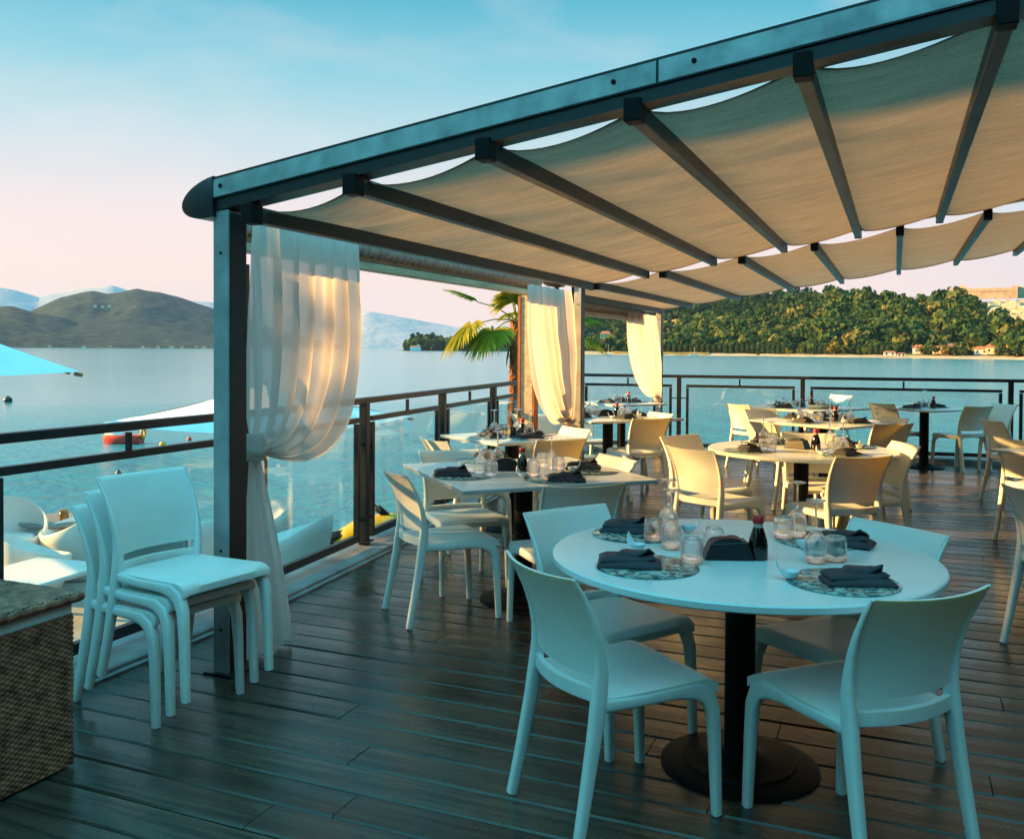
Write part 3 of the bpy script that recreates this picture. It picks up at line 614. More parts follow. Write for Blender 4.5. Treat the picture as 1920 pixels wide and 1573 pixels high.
MB().box((-.5, -22.5, 6.0), (11, 1.0, 12.0)).build('shade_wing', M['wallcream'], hb)  # unseen lower step, added to shade the deck but not the canopy
for i in range(9):
    for j in range(3):
        MB().box((-6.02, -19+4.7*i, 2.6+4*j), (.12, 1.3, 2.)).build('window', M['pane_dark'], hb)
def big_tree(t, q, zc, rx, rz, n, seed, label):
    b = tq(t, q, LOW); root = empty('plane_tree', label, 'tree', b)
    h = zc-LOW; MB().tube([(0, 0, 0), (.1, .05, h*.4), (-.1, .1, h*.8), (0, 0, h+rz*.3)], [.28, .22, .16, .06], 8).build('trunk', M['wood'], root)
    r_ = np.random.RandomState(seed); p = r_.normal(size=(n, 3))*np.array([rx, rx, rz])*.6; nm = r_.normal(size=(n, 3)); lt = r_.rand(n); a, b2 = leafset(p, nm, .06, seed); p = p+np.array([0, 0, h])
    v, f, _ = quads(p, a, b2, None); raw_mesh('crown', v, f, lt, M['leafdark'], root)
big_tree(23, 4.9, 6.3, 1.7, 2.9, 6000, 91, 'tall plane tree beside the lakefront house on the promenade')

# the restaurant the deck belongs to: one wing behind the viewer, one along the high side of the pergola
rs = empty('restaurant', 'dark glazed restaurant building along the back and the high side of the deck', 'building', (0, -2.6, 0))
def wing(x0, y0, x1, y1, h, n, along_x):
    MB().box(((x0+x1)/2, (y0+y1)/2+2.6, h/2-.5), (x1-x0, y1-y0, h+1)).build('wall', M['resto'], rs)
    MB().box(((x0+x1)/2, (y0+y1)/2+2.6, h+.10), (x1-x0+.5, y1-y0+.5, .2)).build('roof', M['dark'], rs)
    for i in range(n):
        if along_x: MB().box((x0+(x1-x0)*(i+.5)/n, y1+.02+2.6, 1.25), ((x1-x0)/n*.84, .06, 2.3)).build('window', M['pane_dark'], rs)
        else: MB().box((x0-.02, y0+(y1-y0)*(i+.5)/n+2.6, 1.25), (.06, (y1-y0)/n*.84, 2.3)).build('window', M['pane_dark'], rs)
wing(-2.0, -7.0, 3.3, -2.6, 3.6, 4, True); wing(3.35, -7.0, 8.0, 10.0, 3.9, 9, False)

# ------------------------------------------------------------------ deck
def rail_x(y): return -3.37 if y < 4.2 else -3.37-.10*(y-4.2)
def deck_x(y): return rail_x(y)+.23
deck = MB(); tint = []
y = -2.0; pitch = .162; gap = .007
BY0, BY1 = (-4.3, 12.72), (2.9, 13.45)
def back_y(x): return BY0[1] + (BY1[1]-BY0[1])*(x-BY0[0])/(BY1[0]-BY0[0])
while y < 12.7:
    x0 = deck_x(y+.07); x = x0; xe = 4.2
    cuts = [x0]; xx = x0 + rng.uniform(1.0, 3.6)
    while xx < xe-.6: cuts.append(xx); xx += rng.choice([2.4, 3.0, 3.6])
    cuts.append(xe)
    for a, b in zip(cuts, cuts[1:]):
        ya, yb = y+gap/2, y+pitch-gap/2; cf = .006; dz = rng.uniform(-.0012, .0012); ti = rng.random()
        prof = [(ya, -.028), (ya, -cf+dz), (ya+cf, dz), ((ya+yb)/2, dz+.0012), (yb-cf, dz), (yb, -cf+dz), (yb, -.028)]
        n0 = len(deck.f)
        deck.loft([[Vector((X_, py, pz)) for py, pz in prof] for X_ in (a+.002, b-.002)])
        tint += [ti]*(len(deck.f)-n0)
    y += pitch
deck.t = tint
dk = structure(deck.build('deck', M['deck']))
plain('deck_base', [(-3.2, -2.2, -.06), (4.2, -2.2, -.06), (4.2, 13.4, -.06), (-4.2, 12.7, -.06), (-3.2, 4.1, -.06)], [(0, 1, 2, 3, 4)], M['iron'])
# stone ledge under the railing
led = MB()
ys = [-2, 4.1, 6, 8, 10, 12.72]
led.loft([[Vector((rail_x(v)-.10, v, -.3)), Vector((rail_x(v)-.10, v, .025)), Vector((rail_x(v)-.09, v, .035)), Vector((deck_x(v)-.045, v, .035)), Vector((deck_x(v)-.035, v, .028)), Vector((deck_x(v)-.035, v, .014)), Vector((deck_x(v)-.006, v, .012)), Vector((deck_x(v)-.006, v, -.3))] for v in ys])
structure(led.build('ledge', M['ledge']))
led = MB()
led.loft([[Vector((v, back_y(v)-.16, -.3)), Vector((v, back_y(v)-.16, .05)), Vector((v, back_y(v)-.15, .06)), Vector((v, back_y(v)+.10, .06)), Vector((v, back_y(v)+.11, .05)), Vector((v, back_y(v)+.11, -.3))] for v in (-4.25, -1, 2.9, 4.2)])
structure(led.build('back_ledge', M['ledge']))

# ------------------------------------------------------------------ railing
RH = 1.07
def railing(pts, label, stub=True, nm='glass_railing'):
    a0 = Vector((*pts[0], 0)); root = empty(nm, label, 'railing', a0)
    P = [Vector((*p, 0))-a0 for p in pts]
    for p, q in zip(P, P[1:]):
        d = (q-p).normalized(); up = Vector((0, 0, 1)); 
        MB().bar(p+up*RH, q+up*RH, .055, .042).build('top_rail', M['dark'], root, bevel=.004)
        a, b = p+d*.10, q-d*.10; fr = MB(); t = .036; zt, zb = .935, .10
        fr.bar(a+up*zt, b+up*zt, t, t); fr.bar(a+up*zb, b+up*zb, t, .05)
        for e_, s_ in ((a, 1), (b, -1)):
            c_ = e_+d*s_*t/2; fr.box(c_+up*(zt+zb)/2, (t, t, zt-zb-.05), rz=math.atan2(d.y, d.x))
        for e_, s_ in ((p, 1), (q, -1)):
            fr.bar(e_+d*s_*.03+up*.76, e_+d*s_*.105+up*.76, .014, .014); fr.bar(e_+d*s_*.03+up*.22, e_+d*s_*.105+up*.22, .014, .014)
        m_ = (p+q)/2; fr.box(m_+up*((RH-.02+zt)/2), (.022, .022, RH-.02-zt-.02), rz=math.atan2(d.y, d.x))
        f = fr.build('glass_frame', M['dark'], root)
        g_ = MB().bar(a+d*t+up*((zt+zb)/2), b-d*t+up*((zt+zb)/2), .008, zt-zb-.04); g_.build('glass_pane', M['pane'], f)
    for p in P:
        k = P.index(p); d = (P[min(k+1, len(P)-1)]-P[max(k-1, 0)]).normalized()
        pb = MB().box(p+Vector((0, 0, (RH-.02)/2+.02)), (.06, .06, RH-.04), rz=math.atan2(d.y, d.x)); pb.box(p+Vector((0, 0, .06)), (.11, .11, .012), rz=math.atan2(d.y, d.x)); pb.build('post', M['dark'], root, bevel=.004)
    return root
yl = [.9, 2.50, 4.13, 5.65, 7.17, 8.59, 10.1, 11.5, 12.68]
railing([(rail_x(v), v) for v in yl], 'dark metal railing with glass panes along the left edge of the deck')
railing([(v, back_y(v)) for v in (-4.28, -2.83, -1.17, 1.36, 2.85)], 'dark metal railing with glass panes along the far edge of the deck')

# ------------------------------------------------------------------ pergola
pg = empty('awning_pergola', 'dark metal pergola with a beige fabric awning over the deck', 'pergola', (-2.7, 3.27, 0))
def pobj(mb, name, mat, parent=None, smooth=False, bevel=0):
    o = mb.build(name, mat, parent or pg, smooth=smooth, bevel=bevel)
    if (parent or pg) is pg:
        o.data.transform(Matrix.Translation((2.7, -3.27, 0)))
    return o
SL = .147
def b1(x): return 2.078+SL*(x+2.534)
XR = 2.7
def beam(yc, off, dx0, face):
    x0 = dx0
    mb = MB(); up = Vector((0, 0, 1))
    def zz(x): return b1(x)+off
    cs = [(-.055, 0), (-.055, .05), (-.066, .05), (-.066, .145), (.066, .145), (.066, .05), (.055, .05), (.055, 0)]
    mb.loft([[Vector((x, yc+a, zz(x)+h)) for a, h in cs] for x in (x0, XR)])
    o = pobj(mb, 'beam', M['dark'])
    if face:
        for xa, xb in ((x0+.015, -.795), (-.785, XR)):
            f = MB().loft([[Vector((x, yc+a, zz(x)+h)) for a, h in ((-.070, .056), (-.070, .132), (-.0665, .134), (-.0665, .054))] for x in (xa, xb)])
            fo = pobj(f, 'face_plate', M['galv'], o); fo.data.transform(Matrix.Translation((2.7, -3.27, 0)))
        for x in (x0+.06, -.95, -.66, .5):
            s_ = MB().lathe([(.0, -.002), (.009, -.002), (.009, .004), (.004, .007)], 10); bo = pobj(s_, 'bolt', M['iron'], o)
            bo.data.transform(Matrix.Translation((x+2.7, yc-.071-3.27, zz(x)+.098)) @ Matrix.Rotation(R(90), 4, 'X'))
    cap = MB(); rings = []
    for yy in (-.075, -.07, .07, .075):
        k = .92 if abs(yy) > .072 else 1; r_ = []
        for i in range(20):
            a = math.pi/2 + math.pi*i/19; r_.append(Vector((x0+.02+.175*k*math.cos(a), yc+yy, zz(x0)+.065+SL*.175*math.cos(a)*.6+.088*k*math.sin(a)-.02*max(0, -math.cos(a)))))
        rings.append(r_)
    cap.loft(rings); pobj(cap, 'end_cap', M['dark'], smooth=True)
    return o
beam(3.265, 0, -2.78, True); beam(8.07, .03, -2.9, False); beam(12.42, .02, -3.15, False)
def zp(x): return 2.116+.16*(x+2.066)
def zp2(x): return 2.137+.15*(x+1.953)
X1 = [-2.58, -2.066, -1.469, -.882, -.299, .304, .92, 1.54, 2.16, 2.66]
X2 = [-2.98, -2.585, -1.953, -1.253, -.65, .016, .657, 1.30, 1.95, 2.62]
for xs, zf, ya, yb in ((X1, zp, 3.21, 8.0), (X2, zp2, 8.16, 12.5)):
    for x in xs:
        z = zf(x)-(.0 if x != xs[0] else .012)
        o = pobj(MB().bar((x, ya+.05, z), (x, yb, z), .052, .068), 'purlin', M['purlin'], bevel=.004)
        e_ = MB().box((x, ya+.02, z), (.062, .075, .085)); e_.box((x, ya+.035, z+.055), (.03, .05, .05)); eo = pobj(e_, 'end_bracket', M['iron'], o, bevel=.004); eo.data.transform(Matrix.Translation((2.7, -3.27, 0)))
        if yb < 9:
            e_ = MB().box((x, yb+.01, z), (.056, .03, .075)); eo = pobj(e_, 'end_bracket', M['iron'], o, bevel=.004); eo.data.transform(Matrix.Translation((2.7, -3.27, 0)))
def canopy(xs, zf, ya, yb, sag, seed):
    w = vnoise(seed, 9); wr = vnoise(seed+5, 8); nu = 12; mb = MB(); V = []; nv = 60
    cols = []
    for x0, x1 in zip(xs, xs[1:]):
        for i in range(nu): cols.append((x0, x1, i/nu))
    cols.append((xs[-2], xs[-1], 1.))
    n = len(cols)
    for j in range(nv+1):
        t = j/nv; y = ya+(yb-ya)*t; ed = max(math.exp(-t*9), .8*math.exp(-(1-t)*10))
        for x0, x1, s in cols:
            x = x0+(x1-x0)*s; k = 4*s*(1-s); e0 = max(0, 1-(x-xs[0])/.06)
            sk = s**.72; kk = 4*sk*(1-sk)
            z = zf(x)+.037 - .022*e0 - kk*sag*(.30+.70*ed) + k*(.004*w(x*2.1, y*1.4)+.0022*wr(x*7+y*3, y*5.5))
            yy = y + k*(.045 if t < .01 else (-.03 if t > .99 else 0))
            V.append((x-.024*e0, yy, z))
    cv_ = V[:]
    mb.add(V, [(j*n+i, j*n+i+1, (j+1)*n+i+1, (j+1)*n+i) for j in range(nv) for i in range(n-1)])
    o = pobj(mb, 'canopy', M['awning'], smooth=True)
    for ja, jb in ((0, 1), (nv, nv-1)):
        up_ = [Vector(cv_[ja*n+i]) for i in range(n)]; lo_ = [a.lerp(Vector(cv_[jb*n+i]), .5) for i, a in enumerate(up_)]; d_ = Vector((0, 0, -.003))
        ho = pobj(MB().add([p+d_ for p in up_]+[p+d_ for p in lo_], [(i, i+1, n+i+1, n+i) for i in range(n-1)]), 'hem', M['hem'], o); ho.data.transform(Matrix.Translation((2.7, -3.27, 0)))
    return o
canopy(X1, zp, 3.30, 8.0, .052, 3); canopy(X2, zp2, 8.22, 12.46, .042, 4)
def post(x, y, z, sx=.085, sy=.12):
    o = pobj(MB().box((x, y, z/2+.004), (sx, sy, z-.008)), 'post', M['post'], bevel=.004)
    s_ = MB().box((x+sx/2+.002, y+.0, z/2), (.006, sy*.88, z-.03)); s_.box((x-sx/2-.026, y+.045, z/2), (.05, .05, z-.02)); s_.box((x, y, .006), (sx+.07, sy+.05, .012)); so_ = pobj(s_, 'post_channel', M['dark'], o); so_.data.transform(Matrix.Translation((2.7, -3.27, 0)))
    for zz in (1.86, .55, .2):
        if zz < z:
            b_ = MB().lathe([(.006, 0), (.006, .004), (.003, .006)], 8); bo = pobj(b_, 'screw', M['iron'], o); bo.data.transform(Matrix.Translation((x+2.7, y-sy/2-3.27, zz)) @ Matrix.Rotation(R(90), 4, 'X'))
post(-2.735, 3.275, b1(-2.735)); post(-2.72, 8.1, 2.06, .07, .10); post(-2.98, 12.3, 1.98, .07, .10)
for x, y, z in ((2.5, 3.275, b1(2.5)), (2.5, 8.07, b1(2.5)+.02), (2.5, 12.42, b1(2.5)+.02)): post(x, y, z)

# rolled-up side screens
def screen(x, y0, y1, zb, label, cols, guide=None):
    root = empty('roller_screen', label, 'screen', (x, y0, 0))
    def T(mb, name, mat, par=None, **k):
        o = mb.build(name, mat, par or root, **k); o.data.transform(Matrix.Translation((-x, -y0, 0))) if not par else None; return o
    T(MB().bar((x, y0, zb+.022), (x, y1, zb+.022), .085, .044), 'bottom_beam', M['timber'], bevel=.004)
    T(MB().bar((x+.005, y0, zb+.062), (x+.005, y1, zb+.062), .05, .032), 'orange_strip', M['orange'])
    mb = MB(); rings = []; n = 14; ny = int((y1-y0)/.012)
    for j in range(ny+1):
        yy = y0+(y1-y0)*j/ny; ring = []
        for k in range(n):
            a = 2*math.pi*k/n; r_ = .050+.009*math.sin(yy*2*math.pi/.072+1.8*math.sin(a)+.6*math.sin(yy*9))+.003*math.sin(yy*61+a*3)
            ring.append(Vector((x+.01+r_*math.cos(a), yy, zb+.128+r_*1.05*math.sin(a))))
        rings.append(ring)
    mb.loft(rings); T(mb, 'gathered_cover', M['gather'], smooth=True)
    T(MB().bar((x-.02, y0, zb+.19), (x-.02, y1, zb+.19), .05, .02), 'head_rail', M['dark'])
    for cx, cy, w, d in cols:
        o = T(MB().box((cx, cy, zb/2), (w, d, zb-.006)), 'side_post', M['timber'], bevel=.004)
        s_ = MB(); s_.box((cx+w/2+.008, cy, zb/2), (.016, d*1.02, zb-.01)); s_.box((cx-w/2-.012, cy-.01, zb/2), (.024, d*1.04, zb-.01)); so_ = T(s_, 'post_channel', M['orange'], o); so_.data.transform(Matrix.Translation((-x, -y0, 0)))
    if guide:
        T(MB().box((guide[0], guide[1], guide[2]/2), (.035, .035, guide[2])), 'guide_post', M['dark'])
    return root
screen(-3.03, 3.60, 7.78, 1.925, 'rolled side screen with gathered cover above the first opening', [(-3.05, 7.66, .115, .10)], (-3.0, 3.70, 1.86))
screen(-3.06, 8.3, 11.6, 1.80, 'rolled side screen with gathered cover above the second opening', [])

# ------------------------------------------------------------------ curtains
def curtain(name, label, x, y0, y1, ztop, tie, L0, L1, a_, b_, folds, amp, tail_w, tail_y, seed, tail_z=.02, tail_x=0):
    root = empty(name, label, 'curtain', (tie[0], tie[1], 0))
    off = Matrix.Translation((-tie[0], -tie[1], 0)); w = vnoise(seed, 6); mb = MB()
    tie = Vector(tie)
    def bez(p0, p1, p2, p3, t): u = 1-t; return p0*u**3+p1*3*u*u*t+p2*3*u*t*t+p3*t**3
    def fn(u, v):
        s = u; p0 = Vector((x, y0+(y1-y0)*s, ztop)); L_ = L0+(L1-L0)*s
        T = tie+Vector((0, .035*(s-.5), .04*(.5-s)))
        p = bez(p0, p0-Vector((0, 0, L_)), T+Vector((0, a_*s, -b_*s**1.5)), T, v)
        ph = 2*math.pi*folds*(s+.05*w(s*3, v*2)); f = amp*math.sin(ph)*(1-.35*v)*min(1, .5+v*2)*(1-v**6) + .4*amp*math.sin(2.3*ph+1)*(1-v)
        cr = .011*w(s*9+v*4, v*7)+.007*w(s*21, v*13+s*5)
        p.x += cr*(1-v**4) + f + .10*math.sin(math.pi*v)*s*.6; p.y += .3*f; p.z += .006*math.sin(2.1*ph)*v
        return p
    mb.grid(fn, 110, 60); o = mb.build('drape', M['sheer'], root, smooth=True, angle=170); o.data.transform(off)
    mb = MB(); rings = []
    for k in range(7):
        t = k/6; rr = .045+.012*math.sin(t*math.pi)
        rings.append([Vector((tie.x+rr*math.cos(2*math.pi*i/14)*(1+.12*math.sin(3*i)), tie.y+.8*rr*math.sin(2*math.pi*i/14)*(1+.1*math.cos(2*i+k)), tie.z+.06-.12*t)) for i in range(14)])
    mb.loft(rings); mb.tube([tie+Vector((-.05, -.045, .02)), tie+Vector((0, -.07, 0)), tie+Vector((.055, -.03, -.02)), tie+Vector((.05, .04, -.01)), tie+Vector((-.04, .05, .01))], .018, 8)
    o = mb.build('tieback_knot', M['sheer'], root, smooth=True, angle=170); o.data.transform(off)
    mb = MB()
    def tl(u, v):
        s = u-.5; z = tie.z-.03-(tie.z-.03-tail_z)*v; wd_ = .05+(tail_w-.05)*min(1, v*1.15)**.8
        return Vector((tie.x+tail_x*v+.035*math.sin(u*2*math.pi*4.5)*(.4+.6*v)+.01*w(u*6, v*3), tie.y+tail_y*v+wd_*s+.02*w(v*4, u), z))
    mb.grid(tl, 60, 30); o = mb.build('tail', M['sheer'], root, smooth=True, angle=170); o.data.transform(off)
    return root
curtain('sheer_curtain', 'large white sheer curtain tied back at the nearest pergola post', -2.79, 3.46, 4.40, 2.03, (-2.735, 3.44, .985),   .55, 1.0, .62, .24, 6.5, .040, .34, .10, 5)
curtain('sheer_curtain', 'cream sunlit sheer curtain tied back at the middle pergola post', -2.80, 7.0, 7.98, 1.98, (-2.77, 7.95, .80), 1.55, .55, -.20, .10, 5.5, .05, .55, .05, 6)
curtain('sheer_curtain', 'small cream sheer curtain tied back at the rear pergola post', -3.02, 10.75, 12.1, 1.90, (-2.96, 12.15, .80), 1.25, .45, -.15, .08, 4.5, .05, .5, .05, 7)
#PART4
# ------------------------------------------------------------------ chairs
def make_chair():
    root = empty('resin_chair', '', 'chair')
    P = M['plastic']
    def wid(v): return .196+.016*v
    def top(u, v):
        y = -.205+.425*v; x = (u*2-1)*wid(v); e_ = abs(u*2-1)
        z = .432-.014*math.sin(math.pi*min(1, v*1.05))*(1-e_**2.2)+.010*v**2 - (.022*((v-.88)/.12)**2 if v > .88 else 0) - .004*e_**8
        return Vector((x, y, z))
    def bot(u, v):
        p = top(u, v); p.z -= .026 if abs(u*2-1) < .95 else .03; return p
    MB().slab(top, bot, 14, 16).build('seat', P, root, smooth=True, angle=60)
    def yb(z):   # rear profile
        return -.198 - .012*((z-.43)/.1)*0 - .62*max(0, z-.50)**2*1.9 - .02*max(0, z-.5)
    def pan(off):
        def f(u, v):
            z = .492+.303*v; hw = .184+.020*v**1.2; s = u*2-1; k = .042*(1-s*s)
            zz = z + (-.006*(1-s*s) if v > .99 else 0)
            return Vector((s*hw, yb(zz)-k+off, zz))
        return f
    MB().slab(pan(.0055), pan(-.0055), 16, 14).build('backrest', P, root, smooth=True, angle=60)
    def rail(off):
        def f(u, v):
            z = .418+.040*v; s = u*2-1; k = .042*(1-s*s); return Vector((s*.190, -.198-k+off, z))
        return f
    MB().slab(rail(.010), rail(-.010), 16, 3).build('back_rail', P, root, smooth=True, angle=60)
    for s in (-1, 1):
        # front leg flows out of the side rail
        MB().path([(s*.190, -.19, .408), (s*.192, -.05, .404), (s*.196, .07, .407), (s*.199, .135, .404), (s*.201, .180, .384), (s*.202, .203, .335), (s*.203, .212, .24), (s*.205, .222, .002)], [.030]*4+[.034, .036, .034, .030], [.040, .036, .042, .056, .060, .046, .038, .030], n=12).build('leg', P, root, smooth=True, angle=70)
        zs = [.50, .56, .62, .68, .74, .795]
        MB().path([(s*.205, -.285, .002), (s*.198, -.255, .15), (s*.192, -.222, .32), (s*.189, -.206, .42)] + [(s*(.184+.020*((z-.492)/.303)**1.2+.006), yb(z), z) for z in zs], [.030, .032, .034, .034, .028, .020, .016, .013, .011, .008], [.032, .036, .044, .050, .044, .034, .027, .021, .016, .009], n=12).build('leg', P, root, smooth=True, angle=70)
    return root
CHAIR = make_chair()
def put_chair(x, y, face, label, group, z=0, **k):
    return place(CHAIR, (x, y, z), R(face-90), label, group, **k)
def chair_px(a, b, face, label, group, mid=None):
    # stand a chair so that the middle of its top edge meets the point between two picture corners
    A, B = at(*a, .79), at(*b, .79); m = (A+B)/2; d = Vector((math.cos(R(face)), math.sin(R(face))))
    return put_chair(m.x+d.x*.335, m.y+d.y*.335, face, label, group)
G1 = 'chairs at the front round table'; G2 = 'chairs at the near square table'; G3 = 'chairs at the small square table'; G4 = 'chairs at the middle round table'; G5 = 'chairs at the table behind the curtain'; G6 = 'chairs at the square table behind the middle round one'; G7 = 'chairs at the left far edge table'; G8 = 'chairs at the right far edge table'
chair_px((935, 1038), (1058, 1090), 50, 'white resin chair nearest the camera, left front of the front round table', G1)
chair_px((1659, 1133), (1865.5, 1105), 135, 'white resin chair with its back turned, right front of the front round table', G1)
chair_px((982.7, 961.5), (1118, 944.7), -33, 'white resin chair behind the left rim of the front round table', G1)
chair_px((1608, 972), (1788, 1004), 232, 'white resin chair behind the right rim of the front round table', G1)
chair_px((703, 875), (754, 895), 48, 'white resin chair left of the near square table, beside the glass railing', G2)
chair_px((1035, 915), (1165, 909), 131, 'white resin chair seen from behind under the near edge of the near square table', G2)
chair_px((1126, 850), (1209, 866.7), 228, 'white resin chair at the right far side of the near square table', G2)
chair_px((786, 845), (899, 843), -47, 'white resin chair at the left far side of the near square table', G2)
chair_px((778, 820), (834, 830), 55, 'white resin chair at the left of the small square table by the railing', G3)
chair_px((1016, 827), (1100, 823), 140, 'white resin chair seen from behind at the near right of the small square table', G3)
chair_px((1060, 800), (1114, 806), 232, 'sunlit white resin chair at the right of the small square table', G3)
chair_px((1009, 778), (1056, 779), -40, 'sunlit resin chair under the curtain end at the small square table', G3)
chair_px((1196, 786), (1255, 784), 135, 'golden lit resin chair turned away at the table behind the curtain', G5)
chair_px((1220, 773), (1269, 776), 228, 'bright resin chair at the right side of the table behind the curtain', G5)
put_chair(-3.30, 8.75, 48, 'resin chair half hidden by the curtain end left of its table', G5)
put_chair(-3.22, 9.83, -45, 'resin chair on the far side of the table behind the curtain', G5)
chair_px((1250, 837), (1324, 846), 59, 'brightly sunlit resin chair at the left front of the middle round table', G4)
chair_px((1237, 819), (1298, 814), -30, 'orange glowing resin chair behind the bright one at the middle round table', G4)
chair_px((1570, 859), (1683, 855.5), 130, 'dark shaded resin chair with its back turned at the middle round table', G4)
chair_px((1686, 827), (1728, 839), 205, 'resin chair with sunlit top at the right of the middle round table', G4)
chair_px((1456, 812), (1571, 813), -72, 'cream resin chair on the far side of the middle round table', G4)
chair_px((1391, 787), (1441, 794), 48, 'sunlit resin chair at the left of the square table behind the middle round one', G6)
chair_px((1641, 796), (1721, 795), 130, 'dark backed resin chair at the near right of the square table behind the round one', G6)
chair_px((1650, 782), (1717, 784), 215, 'cream resin chair at the far right of the square table behind the round one', G6)
put_chair(-1.17, 10.2, -45, 'golden resin chair at the far left of the square table behind the round one', G6)
chair_px((1352, 757), (1404, 759), 50, 'brightest resin chair, left of the left table at the far railing', G7)
chair_px((1525, 761), (1572, 758), 130, 'golden backed resin chair at the near right of the left table at the far railing', G7)
chair_px((1566, 741), (1596, 741), 228, 'pink white resin chair against the far railing between its two tables', G7)
chair_px((1622, 755), (1675, 758), 48, 'bright resin chair at the left of the right table at the far railing', G8)
chair_px((1812, 762.6), (1868, 762), 130, 'golden resin chair turned away at the right table by the far railing', G8)
chair_px((1876, 757), (1901, 759), 215, 'pale resin chair standing close to the far railing near the right edge', G8)
G9 = 'chairs at the table cut by the right edge'
def chair_corner(px, py, face, label, group, foot=None):
    A = at(px, py, .79); f = R(face); d = Vector((math.cos(f), math.sin(f))); rt = Vector((d.y, -d.x))
    o = A.xy + d*.295 + rt*.204
    return put_chair(o.x, o.y, face, label, group)
chair_corner(1839, 785, 22, 'resin chair seen edge on, left of the table cut by the right edge', G9)
chair_corner(1867, 820, 55, 'golden backed resin chair nearest the camera at the table cut by the right edge', G9)
chair_corner(1883, 908, 38, 'dark shaded resin chair at the right edge, in front of a golden one', 'chairs at the right edge')
GS = 'chairs stacked beside the nearest pergola post'
sf = -9
def stack(lv): 
    d = Vector((math.cos(R(sf)), math.sin(R(sf)))); b = Vector((-2.765, 2.905)); p = b + d*(.085*lv)
    return p.x, p.y, .066*lv
for lv, lb in enumerate(('lowest', 'middle', 'topmost')):
    x_, y_, z_ = stack(lv); put_chair(x_, y_, sf, f'white resin chair, {lb} of the stack beside the nearest post', GS, z=z_)

# ------------------------------------------------------------------ tables
TH = .74
def make_round():
    root = empty('round_table', '', 'table'); r = .655
    MB().lathe([(r-.004, TH-.026), (r, TH-.022), (r, TH-.005), (r-.005, TH)], 72).build('table_top', M['table'], root, smooth=True, angle=40)
    base(root); return root
def base(root, rb=.27, rs=.052):
    MB().lathe([(rs, .05), (rs, TH-.035)], 24).build('pedestal', M['iron'], root, smooth=True)
    MB().lathe([(rb, 0), (rb, .008), (rb-.02, .016), (rb*.72, .020), (rb*.70, .028), (rb*.45, .034), (rs*1.5, .045), (rs*1.1, .06)], 40).build('foot', M['iron'], root, smooth=True)
    mb = MB(); mb.bar((-.28, 0, TH-.032), (.28, 0, TH-.032), .05, .010); mb.bar((0, -.28, TH-.0325), (0, .28, TH-.0325), .05, .009); mb.build('bracket', M['iron'], root)
def make_square(w):
    root = empty('square_table', '', 'table')
    t = MB().box((0, 0, TH-.011), (w, w, .022)).build('table_top', M['table'], root, bevel=.002)
    e_ = MB()
    for k in range(4):
        m = Matrix.Rotation(k*math.pi/2, 3, 'Z'); c = m @ Vector((0, -w/2-.001, TH-.0135)); e_.box(c, (w+.002 if k % 2 == 0 else w-.004, .003, .016), rz=k*math.pi/2)
    e_.build('edge_band', M['tableedge'], t)
    base(root, .25, .055); return root
RT = make_round(); S12 = make_square(1.12); S8 = make_square(.84)
GT = 'dining tables on the deck'
T = {}
def tab(k, proto, x, y, rz, label, short): T[k] = (x, y, rz, short, proto); place(proto, (x, y, 0), R(rz), label, GT)
tab('T1', RT, -.489, 3.235, 20, 'white round table in the foreground with dark mottled placemats', 'front round table')
tab('T4', RT, -.62, 6.86, 0, 'sunlit white round table in the middle of the deck', 'middle round table')
tab('T2', S12, -1.977, 4.895, 45, 'white square table beside the glass railing, nearest of the square ones', 'near square table')
tab('T3', S8, -2.86, 6.82, 58, 'small square table in front of the middle curtain and timber post', 'small square table')
tab('T5', S12, -2.79, 9.27, 50, 'square table right behind the middle curtain', 'table behind the curtain')
tab('T6', S12, -.653, 9.667, 61, 'square table right behind the middle round table', 'table behind the round one')
tab('T7', S12, -1.06, 11.9, 58, 'square table at the far railing, left of another one', 'left far railing table')
tab('T8', S8, .33, 12.45, 52, 'small square table on one black pedestal at the far railing, right of another one', 'right far railing table')
a9 = at(1868, 843.6, TH)
tab('T9', S12, a9.x+.76, a9.y+.10, 48, 'white table cut off by the right edge of the view', 'right edge table')
tab('T10', S8, -3.35, 11.75, 50, 'small table at the far left corner of the deck between two curtains', 'corner table')

# ------------------------------------------------------------------ tableware
def make_napkin():
    n1, n2 = vnoise(61, 8), vnoise(62, 8)
    root = empty('folded_napkin', '', 'napkin')
    def layer(cx, cy, rz, L_, W_, z0, th, sd, lift=0):
        ca, sa = math.cos(rz), math.sin(rz)
        def top(u, v):
            x = (u-.5)*L_; y = (v-.5)*W_
            e_ = min(1, 7*u)**.5 * (min(1, 9*(1-u))**.5) * min(1, 6*v)**.5 * min(1, 9*(1-v))**.5
            z = z0 + th*(.30+.70*e_) + .0035*n1(u*3+sd, v*5)*e_ + .0022*n2(u*8+sd, v*4+u*5)*e_ + lift*max(0, u-.55)**1.5*(1-v)
            return Vector((cx+x*ca-y*sa, cy+x*sa+y*ca, z))
        def bot(u, v):
            p = top(u, v); return Vector((p.x, p.y, max(.0004, z0 - .001 + lift*max(0, u-.55)**1.5*(1-v))))
        return MB().slab(top, bot, 28, 18)
    layer(0, 0, 0, .205, .112, .001, .020, 0).build('folded_cloth', M['napkin'], root, smooth=True, angle=75)
    layer(-.008, .006, .10, .178, .092, .019, .016, 3, .03).build('cloth_fold', M['napkin'], root, smooth=True, angle=75)
    layer(.018, .012, -.30, .115, .066, .032, .012, 6, .10).build('cloth_fold', M['napkin'], root, smooth=True, angle=75)
    return root
def make_mat():
    o = MB().lathe([(.165, 0), (.168, .0015), (.165, .004)], 56).build('placemat', M['mat'], smooth=True, angle=60); tag(o, '', 'placemat'); return o
